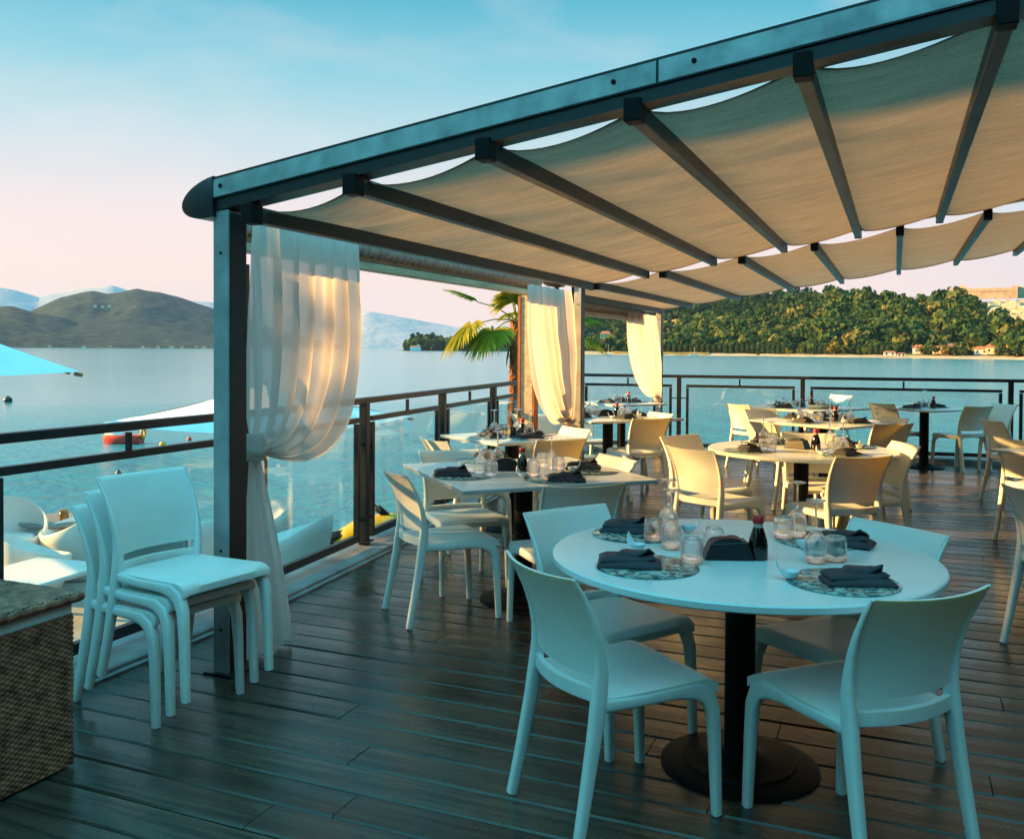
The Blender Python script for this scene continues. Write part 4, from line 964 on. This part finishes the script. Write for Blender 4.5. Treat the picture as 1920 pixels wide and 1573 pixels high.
def make_wine():
    root = empty('wine_glass', '', 'glass')   # stands on its rim
    pr = [(.029, .0), (.035, .025), (.038, .05), (.034, .078), (.018, .098), (.006, .108)]
    mb = MB(); mb.loft([[Vector((r*math.cos(2*math.pi*k/28), r*math.sin(2*math.pi*k/28), z)) for k in range(28)] for r, z in pr+[(.0045, .104)]+[(r-.0014, z) for r, z in reversed(pr[:-1])]+[pr[0]]], cap=False); mb.build('bowl', M['glass'], root, smooth=True, angle=180)
    MB().lathe([(.006, .108), (.0042, .12), (.0038, .185), (.006, .198)], 12).build('stem', M['glass'], root, smooth=True, angle=180)
    MB().lathe([(.006, .198), (.031, .202), (.0325, .2045), (.031, .206), (.002, .2065)], 28).build('glass_foot', M['glass'], root, smooth=True, angle=60)
    return root
def make_tumbler():
    o = MB().lathe([(.036, 0), (.0375, .03), (.0375, .055), (.034, .074), (.027, .080), (.0262, .0755), (.031, .070), (.0345, .054), (.0345, .03), (.0335, .001), (.036, 0)], 28, cap=False).build('tumbler', M['glass'], smooth=True, angle=180); tag(o, '', 'glass'); return o
def make_bottle():
    root = empty('soy_bottle', '', 'bottle')
    MB().lathe([(.030, 0), (.033, .004), (.033, .045), (.030, .065), (.021, .095), (.0165, .108)], 24).build('bottle_body', M['soy'], root, smooth=True)
    MB().lathe([(.0165, .108), (.0150, .122)], 20).build('bottle_neck', M['clearneck'], root, smooth=True)
    MB().lathe([(.0185, .122), (.0190, .125), (.0178, .143), (.016, .145)], 20).build('cap', M['red'], root, smooth=True)
    MB().tube([(.016, 0, .138), (.026, 0, .141)], [.005, .004], 8).build('spout', M['red'], root, smooth=True)
    return root
def make_box():
    root = empty('napkin_box', '', 'holder')
    mb = MB().add([(-.085, -.045, 0), (.085, -.045, 0), (.085, .045, 0), (-.085, .045, 0), (-.062, -.036, .055), (.062, -.036, .062), (.062, .036, .062), (-.062, .036, .055)], [(3, 2, 1, 0), (4, 5, 6, 7), (0, 1, 5, 4), (1, 2, 6, 5), (2, 3, 7, 6), (3, 0, 4, 7)])
    mb.build('holder_body', M['box'], root, bevel=.004)
    n1 = vnoise(5)
    MB().slab(lambda u, v: Vector(((u-.5)*.12, (v-.5)*.06, .072+.008*n1(u*5, v*5)-.02*abs(2*u-1)**3)), lambda u, v: Vector(((u-.5)*.12, (v-.5)*.06, .05)), 10, 6).build('napkin_stack', M['box'], root, smooth=True)
    return root
def make_dish():
    root = empty('sauce_dish', '', 'dish')
    MB().lathe([(.016, 0), (.026, .010), (.031, .022), (.033, .030), (.030, .030), (.024, .014), (.002, .010)], 24).build('dish_bowl', M['china'], root, smooth=True, angle=60)
    MB().path([(-.026, 0, .018), (-.040, 0, .030), (-.050, 0, .046), (-.054, 0, .062), (-.053, 0, .072)], [.046, .040, .028, .014, .004], [.008, .007, .006, .005, .003], side=(0, 1, 0), n=8).build('dish_handle', M['china'], root, smooth=True)
    return root
NAP, MATP, WINE, TUMB, BOT, BOXP, DISH = make_napkin(), make_mat(), make_wine(), make_tumbler(), make_bottle(), make_box(), make_dish()
def where(tk, x, y):
    # a place name seen from the camera side
    tx, ty = T[tk][:2]; d = Vector((x-tx, y-ty)); v = Vector((tx, ty)).normalized(); r_ = Vector((v.y, -v.x)); a, b = d.dot(v), d.dot(r_)
    return ('near ' if a < 0 else 'far ')+('left' if b < 0 else 'right')
CNT = {}
def ware(proto, tk, x, y, rz, what, z=0, group=None, sc=1):
    sc = .85 if proto is DISH else sc
    w = where(tk, x, y); k = (what, tk, w); CNT[k] = CNT.get(k, 0)+1
    o = place(proto, (x, y, TH+z), rz, f'{what} at the {w} of the {T[tk][3]}' + ['', ', inner one', ', outer one', ', third one', ', fourth one'][CNT[k]-1], group or f'{proto.name.split(".")[0].replace("_", " ")}s on the {T[tk][3]}', sc=sc)
    return o
def P1(px, py): p = at(px, py, TH); return p.x, p.y
def setting_px(tk, mats, naps, wines, tums, dishes, box, bottle):
    for q in mats: ware(MATP, tk, *P1(*q), rng.uniform(0, 6), 'dark mottled round placemat', .001)
    for (a, b, rz) in naps: ware(NAP, tk, *P1(a, b), R(rz), 'folded charcoal napkin', .006)
    for q in wines: ware(WINE, tk, *P1(*q), rng.uniform(0, 6), 'upturned wine glass', .0006 if tk != 'T1' else .006)
    for q in tums: ware(TUMB, tk, *P1(*q), rng.uniform(0, 6), 'upturned water tumbler', .0055)
    for (a, b, rz) in dishes: ware(DISH, tk, *P1(a, b), R(rz), 'white pointed sauce dish', .006)
    ware(BOXP, tk, *P1(*box[:2]), R(box[2]), 'black napkin holder', .001); ware(BOT, tk, *P1(*bottle), 1., 'soy sauce bottle with red cap', .001)
setting_px('T1', [(1213, 1063), (1192, 1002), (1540, 1014), (1580, 1092)], [(1180, 1063, 15), (1178, 998, 5), (1582, 1022, -10), (1608, 1096, 20)],
  [(1253, 1003), (1258, 1030), (1494, 1008), (1529, 1056)], [(1226, 1014), (1297, 1056), (1338, 1034), (1469, 1010), (1566, 1052)],
  [(1196, 1036, -30), (1290, 1000, 200), (1482, 1088, 0), (1508, 1030, 190)], (1364, 1046, 20), (1421, 1048))
setting_px('T2', [(865, 893), (905, 864), (1105, 884), (1040, 899)], [(848, 893, 30), (920, 858, 0), (1094, 880, 15), (1062, 903, 20)],
  [(899, 888), (933, 872), (1000, 893), (1034, 880)], [(912, 868), (921, 893), (1018, 876), (1047, 882)],
  [(866, 874, 200), (981, 897, -20), (1073, 885, 190)], (946, 882, 30), (979, 888))
def setting(tk, r=.40, n=4, phase=0):
    x, y, rz, short, pr = T[tk]; sq = pr is not RT; half = {S12: .56, S8: .42}.get(pr, .655)
    for k in range(n):
        a = R(rz+phase)+k*2*math.pi/n+(0 if sq else .5); rr = half-.20
        cx, cy = x+rr*math.cos(a), y+rr*math.sin(a); t_ = Vector((-math.sin(a), math.cos(a))); ra = Vector((math.cos(a), math.sin(a)))
        ware(MATP, tk, cx, cy, rng.uniform(0, 6), 'dark mottled round placemat', .001)
        ware(NAP, tk, cx+rng.uniform(-.02, .02), cy+rng.uniform(-.02, .02), a+rng.uniform(-.5, .5)+1.57, 'folded charcoal napkin', .006)
        q = Vector((cx, cy))-ra*(.13 if half > .5 else .10)
        w_ = q+t_*.09; ware(WINE, tk, w_.x, w_.y, 0, 'upturned wine glass', .0055)
        w_ = q+t_*.005; ware(TUMB, tk, w_.x, w_.y, 0, 'upturned water tumbler', .0055)
        if half > .5:
            w_ = Vector((cx, cy))-t_*.14-ra*.06; ware(DISH, tk, w_.x, w_.y, a+rng.uniform(-1, 1), 'white pointed sauce dish', .006)
    ware(BOXP, tk, x-.03, y+.02, R(rz+rng.uniform(-30, 30)), 'black napkin holder', .001); ware(BOT, tk, x+.10, y-.02, 0, 'red capped soy bottle', .001)
for k, ph in (('T4', 15), ('T3', 0), ('T5', 0), ('T6', 0), ('T7', 0), ('T8', 0), ('T9', 0), ('T10', 0)): setting(k, phase=ph, n=4 if k not in ('T8', 'T10') else 2)

# ------------------------------------------------------------------ wicker chest
bx = empty('wicker_chest', 'brown wicker storage chest with a white inner rim in the near left corner', 'chest', (-2.83, 1.88, 0))
X0, X1_, Y0, Y1 = -.17, .228, -.62, .43
def weave(mb, fn, nu, nv, amp):
    # over-and-under strands as real relief: uprights 16 mm apart, weavers 9 mm apart
    vs = []; p0, _ = fn(0, 0); pu, _ = fn(1, 0); pv, _ = fn(0, 1); NU = max(4, round((pu-p0).length/.016)); NV = max(4, round((pv-p0).length/.009)); nu, nv = NU*4, NV*3
    for j in range(nv+1):
        for i in range(nu+1):
            p, n_ = fn(i/nu, j/nv); row = int(j/3 % 2) if j < nv else 0; fr_ = (j % 3)/3
            q = (math.cos(math.pi*i/4 + math.pi*row)*.7+.4)*math.sin(math.pi*(.12+.88*fr_))*amp; vs.append(p+n_*q)
    mb.add(vs, [(j*(nu+1)+i, j*(nu+1)+i+1, (j+1)*(nu+1)+i+1, (j+1)*(nu+1)+i) for j in range(nv) for i in range(nu)])
HB = .520
mb = MB()
weave(mb, lambda s, t: (Vector((X1_, Y0+(Y1-Y0)*s, .01+HB*t)), Vector((1, 0, 0))), 0, 0, .0035)
weave(mb, lambda s, t: (Vector((X1_+(X0-X1_)*s, Y1, .01+HB*t)), Vector((0, 1, 0))), 0, 0, .0035)
weave(mb, lambda s, t: (Vector((X0, Y1+(Y0-Y1)*s, .01+HB*t)), Vector((-1, 0, 0))), 0, 0, .0035)
weave(mb, lambda s, t: (Vector((X0+(X1_-X0)*s, Y0, .01+HB*t)), Vector((0, -1, 0))), 0, 0, .0035)
mb.box(((X0+X1_)/2, (Y0+Y1)/2, HB/2), (X1_-X0-.02, Y1-Y0-.02, HB-.02)); mb.build('chest_body', M['wicker'], bx)
MB().box(((X0+X1_)/2, (Y0+Y1)/2, HB+.028), (X1_-X0-.004, Y1-Y0-.004, .038)).build('inner_rim', M['white'], bx, bevel=.004)
mb = MB(); z0 = HB+.05
weave(mb, lambda s, t: (Vector((X0-.02+(X1_-X0+.04)*s, Y0-.02+(Y1-Y0+.04)*t, z0+.032)), Vector((0, 0, 1))), 0, 0, .0035)
mb.box(((X0+X1_)/2, (Y0+Y1)/2, z0+.015), (X1_-X0+.04, Y1-Y0+.04, .028))
for a, b in (((X0-.02, Y1+.02), (X1_+.02, Y1+.02)), ((X1_+.02, Y1+.02), (X1_+.02, Y0-.02))):
    mb.tube([Vector((*a, z0+.018)).lerp(Vector((*b, z0+.018)), i/60)+Vector((0, 0, .003*math.sin(i*1.9))) for i in range(61)], .014, 8)
mb.build('lid', M['wicker'], bx)

# ------------------------------------------------------------------ lower terrace: tub chairs, table, umbrellas, water craft
def make_tub():
    root = empty('tub_armchair', '', 'armchair')
    mb = MB(); n = 48
    def ring(r, zf, sx=1.):
        return [Vector((r*math.cos(2*math.pi*k/n)*sx, r*math.sin(2*math.pi*k/n), zf(2*math.pi*k/n))) for k in range(n)]
    rim = lambda a: .44+.30*(.5-.5*math.sin(a))**1.4+.02*math.sin(2*a)      # front is +y, high back at -y
    mb.loft([ring(.22, lambda a: 0), ring(.26, lambda a: .05), ring(.33, lambda a: rim(a)*.45), ring(.375, lambda a: rim(a)*.8), ring(.385, lambda a: rim(a)-.015), ring(.372, lambda a: rim(a)), ring(.355, lambda a: rim(a)-.015), ring(.31, lambda a: .40+.3*max(0, rim(a)-.45)), ring(.27, lambda a: .375), ring(.02, lambda a: .37)])
    mb.build('shell', M['white'], root, smooth=True, angle=80)
    MB().lathe([(.265, .372), (.268, .40), (.25, .415), (.01, .418)], 36).build('seat_pad', M['canvas'], root, smooth=True)
    return root
TUB = make_tub(); GTB = 'white tub armchairs on the lower terrace'
def tub(px, py, face, label, sc=1): p = at(px, py, LOW); place(TUB, (p.x, p.y, LOW), R(face-90), label, GTB, sc=sc)
tub(548, 1108, 200, 'white curved tub armchair seen through the glass beside the jet ski', 1.06)
tub(484, 1060, 240, 'white tub armchair half hidden behind the nearest curtain tail', 1)
tub(62, 1120, 60, 'white tub armchair turned to the round table, front left on the lower terrace', .9)
tub(160, 1080, 215, 'sunlit white tub armchair with its back to the lake, right of the round table', 1.15)
tub(6, 1086, 330, 'white tub armchair cut by the left edge of the view', 1.1)
tub(388, 1100, 150, 'white tub armchair behind the nearest post on the lower terrace', 1)
p = at(112, 1062, LOW); root = empty('terrace_table', 'round grey topped low table between the white tub armchairs', 'table', (p.x, p.y, LOW))
MB().lathe([(.40, .50), (.41, .51), (.41, .525), (.40, .53)], 40).build('table_top', M['ledge'], root, smooth=True, angle=40); MB().lathe([(.04, .02), (.04, .50)], 16).build('pedestal', M['iron'], root, smooth=True); MB().lathe([(.22, 0), (.22, .012), (.05, .03)], 24).build('foot', M['iron'], root, smooth=True)
lt = at(100, 1068, -.50); lw = empty('low_table', 'white low square table on the lower terrace behind the wicker chest', 'table', (lt.x-.1, lt.y-.2, LOW), R(95))
MB().box((0, 0, .48), (1.1, .8, .04)).build('table_top', M['white'], lw, bevel=.01)
for sx_ in (-1, 1):
    for sy_ in (-1, 1): MB().box((sx_*.48, sy_*.33, .23), (.06, .06, .46)).build('leg', M['white'], lw)
root = empty('table_lantern', 'small amber lantern on the round terrace table', 'lantern', (p.x+.12, p.y-.05, LOW+.53))
MB().lathe([(.045, 0), (.05, .01), (.05, .08), (.035, .10)], 16).build('glass_body', M['ash'], root, smooth=True); MB().lathe([(.05, .10), (.052, .115), (.02, .125)], 16).build('lid', M['wood'], root, smooth=True)
def umbrella(px, py, zc, half, rot, zbase, label, marks=False, sag=.06, rise=.55):
    # centre given by the picture point of one corner tip
    tip = at(px, py, zc); d = Vector((math.cos(R(rot)), math.sin(R(rot))))
    c = tip.xy + d*half*1.414; root = empty('square_parasol', label, 'parasol', (c.x, c.y, zbase)); h = zc-zbase
    cor = [(-Vector((math.cos(R(rot+90*k)), math.sin(R(rot+90*k))))*half*1.414) for k in range(4)]
    mb = MB(); n = 12
    for k in range(4):
        a, b = cor[k], cor[(k+1) % 4]; vs = []; ix = {}
        for i in range(n+1):
            for j in range(i+1):
                t = i/n; s = j/i if i else 0; q = a*(1-s)+b*s; z = h + rise*(1-t) - sag*math.sin(math.pi*t)*.6 - .10*4*s*(1-s)*t*.45
                ix[i, j] = len(vs); vs.append((q.x*t, q.y*t, z))
        fs = []
        for i in range(n):
            for j in range(i+1):
                fs.append((ix[i, j], ix[i+1, j], ix[i+1, j+1]))
                if j < i: fs.append((ix[i, j], ix[i+1, j+1], ix[i, j+1]))
        mb.add(vs, fs)
    cv = mb.build('canopy', M['canvas'], root, smooth=True, angle=14)
    for k in range(4):
        e_ = Vector((*cor[k], h)); MB().bar(e_*.96+Vector((0, 0, h*.04-.015)), Vector((0, 0, h+rise-.06)), .022, .03).build('rib', M['wood'], root)
        u_ = e_.normalized(); u_.z = 0; MB().bar(Vector((e_.x, e_.y, h-.02))-u_*.07, Vector((e_.x, e_.y, h-.035))+u_*.03, .03, .035).build('rib_end', M['wood'], root)
    MB().lathe([(.025, 0), (.025, h+rise+.04)], 12).build('pole', M['wood'], root, smooth=True)
    MB().lathe([(.26, 0), (.26, .05), (.04, .08)], 20).build('parasol_base', M['stone'], root, smooth=True)
    if marks:
        # two short lines of dark print on the cloth facing the deck
        a, b = cor[0], cor[marks[0] % 4 if isinstance(marks, tuple) else 1]; mbk = MB()
        for ln, (t, sz, s0, s1, nn) in enumerate(((.62, .085, .34, .60, 8), (.70, .03, .32, .58, 16))):
            for i in range(nn):
                s = s0+(s1-s0)*(i+.5)/nn; wd = (s1-s0)/nn*.36
                if (i*7+ln) % 5 == 4: wd *= .6
                pts = []
                for ss, tt in ((s-wd, t), (s+wd, t), (s+wd, t-sz), (s-wd, t-sz)):
                    q = a*(1-ss)+b*ss; z = h + rise*(1-tt) - sag*math.sin(math.pi*tt)*.6 - .10*4*ss*(1-ss)*tt*.45 + .012; pts.append((q.x*tt, q.y*tt, z))
                mbk.add(pts+[(x, y, z-.006) for x, y, z in pts], [(0, 1, 2, 3), (7, 6, 5, 4), (0, 4, 5, 1), (1, 5, 6, 2), (2, 6, 7, 3), (3, 7, 4, 0)])
        mbk.build('printed_lettering', M['print'], cv)
    return root
umbrella(150, 697, 1.20, 1.75, 204, LOW, 'shaded white parasol with dark print, cut by the left edge', marks=(1,), rise=.95)
_t = at(150, 697, 1.2); _c = Vector((_t.x-.961*2.47, _t.y-.276*2.47, 0)); _tt, _qq = _c.dot(SX)+6, _c.dot(QX)
_b = tq(_tt, _qq, LOW); ft = empty('parasol_shade_tree', 'low flat tree on the promenade, added to shade the left parasol', 'tree', _b)  # unseen tree, crown flattened so its shade falls on the left parasol
MB().tube([(0, 0, 0), (.03, .02, 2.6), (0, 0, 4.9)], [.11, .09, .04], 8).build('trunk', M['wood'], ft)
_p = np.random.RandomState(5).uniform(-1, 1, (3200, 3))*np.array([1.6, 1.6, .65])+np.array([0, 0, 4.9]); _n = np.random.RandomState(6).normal(size=(3200, 3)); _a, _b2 = leafset(_p, _n, .12, 8); _v, _f, _ = quads(_p, _a, _b2, None); raw_mesh('crown', _v, _f, nr.rand(3200), M['leafdark'], ft)
umbrella(193, 793, .52, 1.35, 42, LOW, 'sunlit white parasol on the lower terrace behind the railing', rise=.45)
# jet ski on its float
p = at(668, 1048, -1.5); jk = empty('jet_ski', 'yellow and black jet ski moored beyond the glass railing', 'jet ski', (p.x, p.y, -1.78), R(22+23))
def hullring(x, w, zb, zt): return [Vector((x, y*w, z)) for y, z in ((-.5, zt), (-.52, zt-.10), (-.38, zb+.06), (0, zb), (.38, zb+.06), (.52, zt-.10), (.5, zt), (.25, zt+.04), (-.25, zt+.04))]
MB().loft([hullring(-1.45, .85, .02, .42), hullring(-.6, 1.05, -.05, .46), hullring(.3, 1.08, -.05, .50), hullring(1.0, .8, .08, .58), hullring(1.5, .25, .38, .62)]).build('hull', M['black'], jk, smooth=True, angle=35)
MB().loft([[Vector((x, y*w, z0_+(z1_-z0_)*k)) for y, k in ((-.42, 0), (-.30, .7), (-.12, 1), (.12, 1), (.30, .7), (.42, 0))] for x, w, z0_, z1_ in ((-.35, .7, .48, .62), (.1, .95, .52, .86), (.6, .95, .56, .88), (1.05, .7, .60, .76), (1.42, .2, .62, .66))]).build('cowl', M['yellow'], jk, smooth=True, angle=40)
MB().loft([[Vector((x, y*w, z0_+(z1_-z0_)*k)) for y, k in ((-.30, 0), (-.24, .8), (0, 1), (.24, .8), (.30, 0))] for x, w, z0_, z1_ in ((-1.35, .6, .44, .54), (-1.0, .85, .46, .70), (-.5, .8, .46, .66), (-.1, .7, .50, .72))]).build('saddle', M['iron'], jk, smooth=True, angle=40)
hb_ = MB(); hb_.tube([(.25, -.38, .98), (.28, -.2, 1.0), (.30, 0, .98), (.28, .2, 1.0), (.25, .38, .98)], .022, 8); hb_.tube([(.45, 0, .84), (.30, 0, .98)], .05, 8); hb_.build('handlebar', M['iron'], jk, smooth=True)
def text_mesh(txt, size, mat, parent, mtx, name):
    cu = bpy.data.curves.new(name, 'FONT'); cu.body = txt; cu.size = size; cu.extrude = .003; cu.align_x = 'CENTER'; cu.shear = .25
    to = bpy.data.objects.new(name, cu); COL.objects.link(to); bpy.context.view_layer.update()
    me = bpy.data.meshes.new_from_object(to.evaluated_get(bpy.context.evaluated_depsgraph_get())); bpy.data.objects.remove(to)
    me.transform(mtx); me.materials.clear(); me.materials.append(mat); o = bpy.data.objects.new(name, me); COL.objects.link(o); o.parent = parent; return o
tm = Matrix.Translation((-.30, -.575, .37)) @ Matrix.Rotation(R(90), 4, 'X')
text_mesh('RXT', .19, M['white'], jk, tm, 'lettering'); text_mesh('X', .19, M['red'], jk, Matrix.Translation((.04, -.575, .37)) @ Matrix.Rotation(R(90), 4, 'X'), 'lettering')
p2 = at(642, 1052, -1.7); fl = empty('mooring_float', 'white boxy float under the bow of the jet ski', 'float', (p2.x, p2.y, WATER-.1), R(45))
MB().box((0, 0, .16), (.42, .5, .32)).build('float_block', M['white'], fl, bevel=.03); MB().box((-.3, .05, .14), (.16, .4, .26)).build('fender', M['green'], fl, bevel=.03)
p = at(222, 880, -.2); o = MB().lathe([(.035, -2.6), (.035, -.08), (.042, -.08), (.042, -.05), (.004, 0)], 14).build('mooring_pole', M['dark'], smooth=True, angle=40); o.location = (p.x, p.y, -.2); tag(o, 'thin dark mooring pole with pointed cap in the near water', 'pole')
def buoy(px, py, r, mat, label):
    p = at(px, py, WATER+r*.5); root = empty('mooring_buoy', label, 'buoy', (p.x, p.y, WATER+r*.4))
    MB().lathe([(r*math.cos(a), r*math.sin(a)) for a in [R(-88+16*i) for i in range(12)]], 20).build('buoy_ball', mat, root, smooth=True)
    MB().lathe([(r*.16, r*.9), (r*.18, r*1.12), (r*.1, r*1.18)], 10).build('eyelet', M['iron'], root, smooth=True)
buoy(15, 750, .24, M['green'], 'dark green buoy on the open lake at the left edge'); buoy(305, 833, .11, M['orangebuoy'], 'yellow orange buoy floating below the railing bar'); buoy(355, 823, .085, M['redbuoy'], 'small red buoy right of the yellow one on the lake')
p = at(236, 826, WATER+.1); tb = empty('towed_boat', 'red and white little inflatable boat with yellow ring on the lake', 'boat', (p.x, p.y, WATER), R(23))
MB().loft([[Vector((x, y*w, z)) for y, z in ((-.30, .30), (-.34, .16), (-.2, -.05), (.2, -.05), (.34, .16), (.30, .30))] for x, w in ((-.75, .25), (-.5, .8), (0, 1), (.45, 1.0), (.55, .8))]).build('hull', M['redbuoy'], tb, smooth=True, angle=50)
MB().loft([[Vector((x, y*w, z*h_)) for y, z in ((-.26, .30), (-.20, .52), (0, .60), (.20, .52), (.26, .30))] for x, w, h_ in ((-.7, .3, .95), (-.4, .9, 1.0), (-.05, .8, .8))]).build('white_hood', M['white'], tb, smooth=True, angle=50)
mb = MB(); mb.loft([[Vector((.60+.045*math.cos(b), (.16+.045*math.sin(b))*math.cos(a), .36+(.16+.045*math.sin(b))*math.sin(a))) for b in [2*math.pi*j/8 for j in range(8)]] for a in [2*math.pi*i/20 for i in range(21)]], cap=False); mb.build('ring', M['orangebuoy'], tb, smooth=True, angle=80)

# ------------------------------------------------------------------ palm beyond the railing
PD = 14.0
def pp(px, py): return far(px, py, PD)
b = pp(958, 760); pal = empty('fan_palm', 'fan palm with shaggy orange trunk beyond the left railing', 'palm', (b.x, b.y, LOW-.8)); base_z = LOW-.8
top = pp(968, 600); mb = MB(); rr = random.Random(3); n = 46; rings = []
for i in range(n+1):
    t = i/n; c_ = Vector((b.x, b.y, base_z)).lerp(top, t); rings.append([Vector((c_.x-b.x, c_.y-b.y, c_.z-base_z))+Vector((math.cos(2*math.pi*k/14), math.sin(2*math.pi*k/14), 0))*(.068+.016*(i % 2)+rr.uniform(-.012, .020)) for k in range(14)])
mb.loft(rings)
for i in range(420):     # loose fibres and old leaf bases
    t = rr.random(); c_ = Vector((b.x, b.y, base_z)).lerp(top, t)-Vector((b.x, b.y, base_z)); a = rr.uniform(0, 6.28); u_ = Vector((math.cos(a), math.sin(a), 0)); s_ = Vector((-u_.y, u_.x, 0))
    q = c_+u_*.07; l_ = rr.uniform(.05, .11); mb.add([q-s_*.018, q+s_*.018, q+u_*.045-Vector((0, 0, l_)), q+u_*.02+Vector((0, 0, .03))], [(0, 1, 2), (0, 3, 1)])
mb.build('trunk', M['palmtrunk'], pal)
def frond(hub, tipdir, length, droop, seed, spread=125, stalk_from=None):
    r = random.Random(seed); mb = MB(); tint = []; hub = Vector(hub); ax = Vector(tipdir).normalized(); up = Vector((0, 0, 1)); sd = ax.cross(up).normalized(); nm = sd.cross(ax)
    if stalk_from is not None:
        s0 = Vector(stalk_from); m_ = (s0+hub)/2+Vector((0, 0, .05)); mb.tube([s0, m_, hub], [.012, .010, .008], 6); tint += [.75]*len(mb.f)
    N_ = 40
    for i in range(N_):
        a = R(-spread+2*spread*i/(N_-1)); d = ax*math.cos(a)+sd*math.sin(a); L_ = 1.3*length*(.78+.22*math.cos(a*.9))*r.uniform(.92, 1.05)
        w = .027; pr = []
        for k in range(7):
            t = k/6; drp = droop*L_*max(0, t-.35)**1.7*r.uniform(.8, 1.2); c_ = hub + d*(L_*t) + nm*(.06*L_*math.sin(math.pi*t)) - up*drp
            ww = w*(.35+1.6*t)*(1 if t < .55 else max(.04, (1-t)/.45)); wv = sd*math.cos(a)-ax*math.sin(a); fold = nm*(.25*ww)
            pr.append((c_-wv*ww+fold, c_, c_+wv*ww+fold))
        o = len(mb.v); mb.v += [tuple(x) for q in pr for x in q]; tc_ = r.uniform(.2, 1) if r.random() < .75 else r.uniform(0, .25)
        for k in range(6):
            for s in (0, 1): mb.f.append((o+k*3+s, o+k*3+s+1, o+k*3+4+s, o+k*3+3+s)); tint.append(min(1, tc_*(.75+.3*k/6)))
    mb.t = tint; mb.build('frond', M['palmleaf'], pal)
O_ = Vector((b.x, b.y, base_z))
crown = top-O_
def hub(px, py, dd=0): return far(px, py, PD+dd)-O_
rgt = Vector((_r.x, _r.y, 0)); fwd = Vector((_fw.x, _fw.y, 0))
frond(hub(894, 566), -rgt*.93+Vector((0, 0, .36)), .44, .12, 1, 75, crown)
frond(hub(884, 610, -.2), -rgt*.62+Vector((0, 0, -.62))-fwd*.2, .52, .35, 2, 100, crown)
frond(hub(924, 622, -.3), -rgt*.45+Vector((0, 0, -.5))-fwd*.5, .42, .5, 3, 110, crown)
frond(hub(964, 566, -.2), rgt*.2+Vector((0, 0, .6))-fwd*.5, .40, .5, 4, 125, crown)
frond(hub(956, 556, .1), -rgt*.5+Vector((0, 0, .5)), .36, .4, 5, 110, crown)
frond(hub(972, 590, .3), rgt*.5+Vector((0, 0, .1))+fwd*.4, .46, .5, 6, 115, crown)
frond(hub(1040, 606, .2), rgt*.9+Vector((0, 0, .08)), .62, .25, 7, 60, crown)
frond(hub(1066, 628, -.2), rgt*.9+Vector((0, 0, -.30)), .50, .4, 8, 75, crown)
frond(hub(960, 640, -.2), -rgt*.2+Vector((0, 0, -.9)), .30, .1, 9, 60, crown)

# ------------------------------------------------------------------ air
hz = MB().box((-1050, 2500, 300), (12300, 11200, 612)).build('haze', bpy.data.materials.new('lake_air'))
hm = hz.data.materials[0]; hm.use_nodes = True; t = hm.node_tree; t.nodes.clear(); o = t.nodes.new('ShaderNodeOutputMaterial'); v = t.nodes.new('ShaderNodeVolumePrincipled')
v.inputs['Color'].default_value = (.30, .42, .66, 1); v.inputs['Density'].default_value = .00005; v.inputs['Anisotropy'].default_value = .1; t.links.new(v.outputs[0], o.inputs['Volume'])
hz['kind'] = 'stuff'
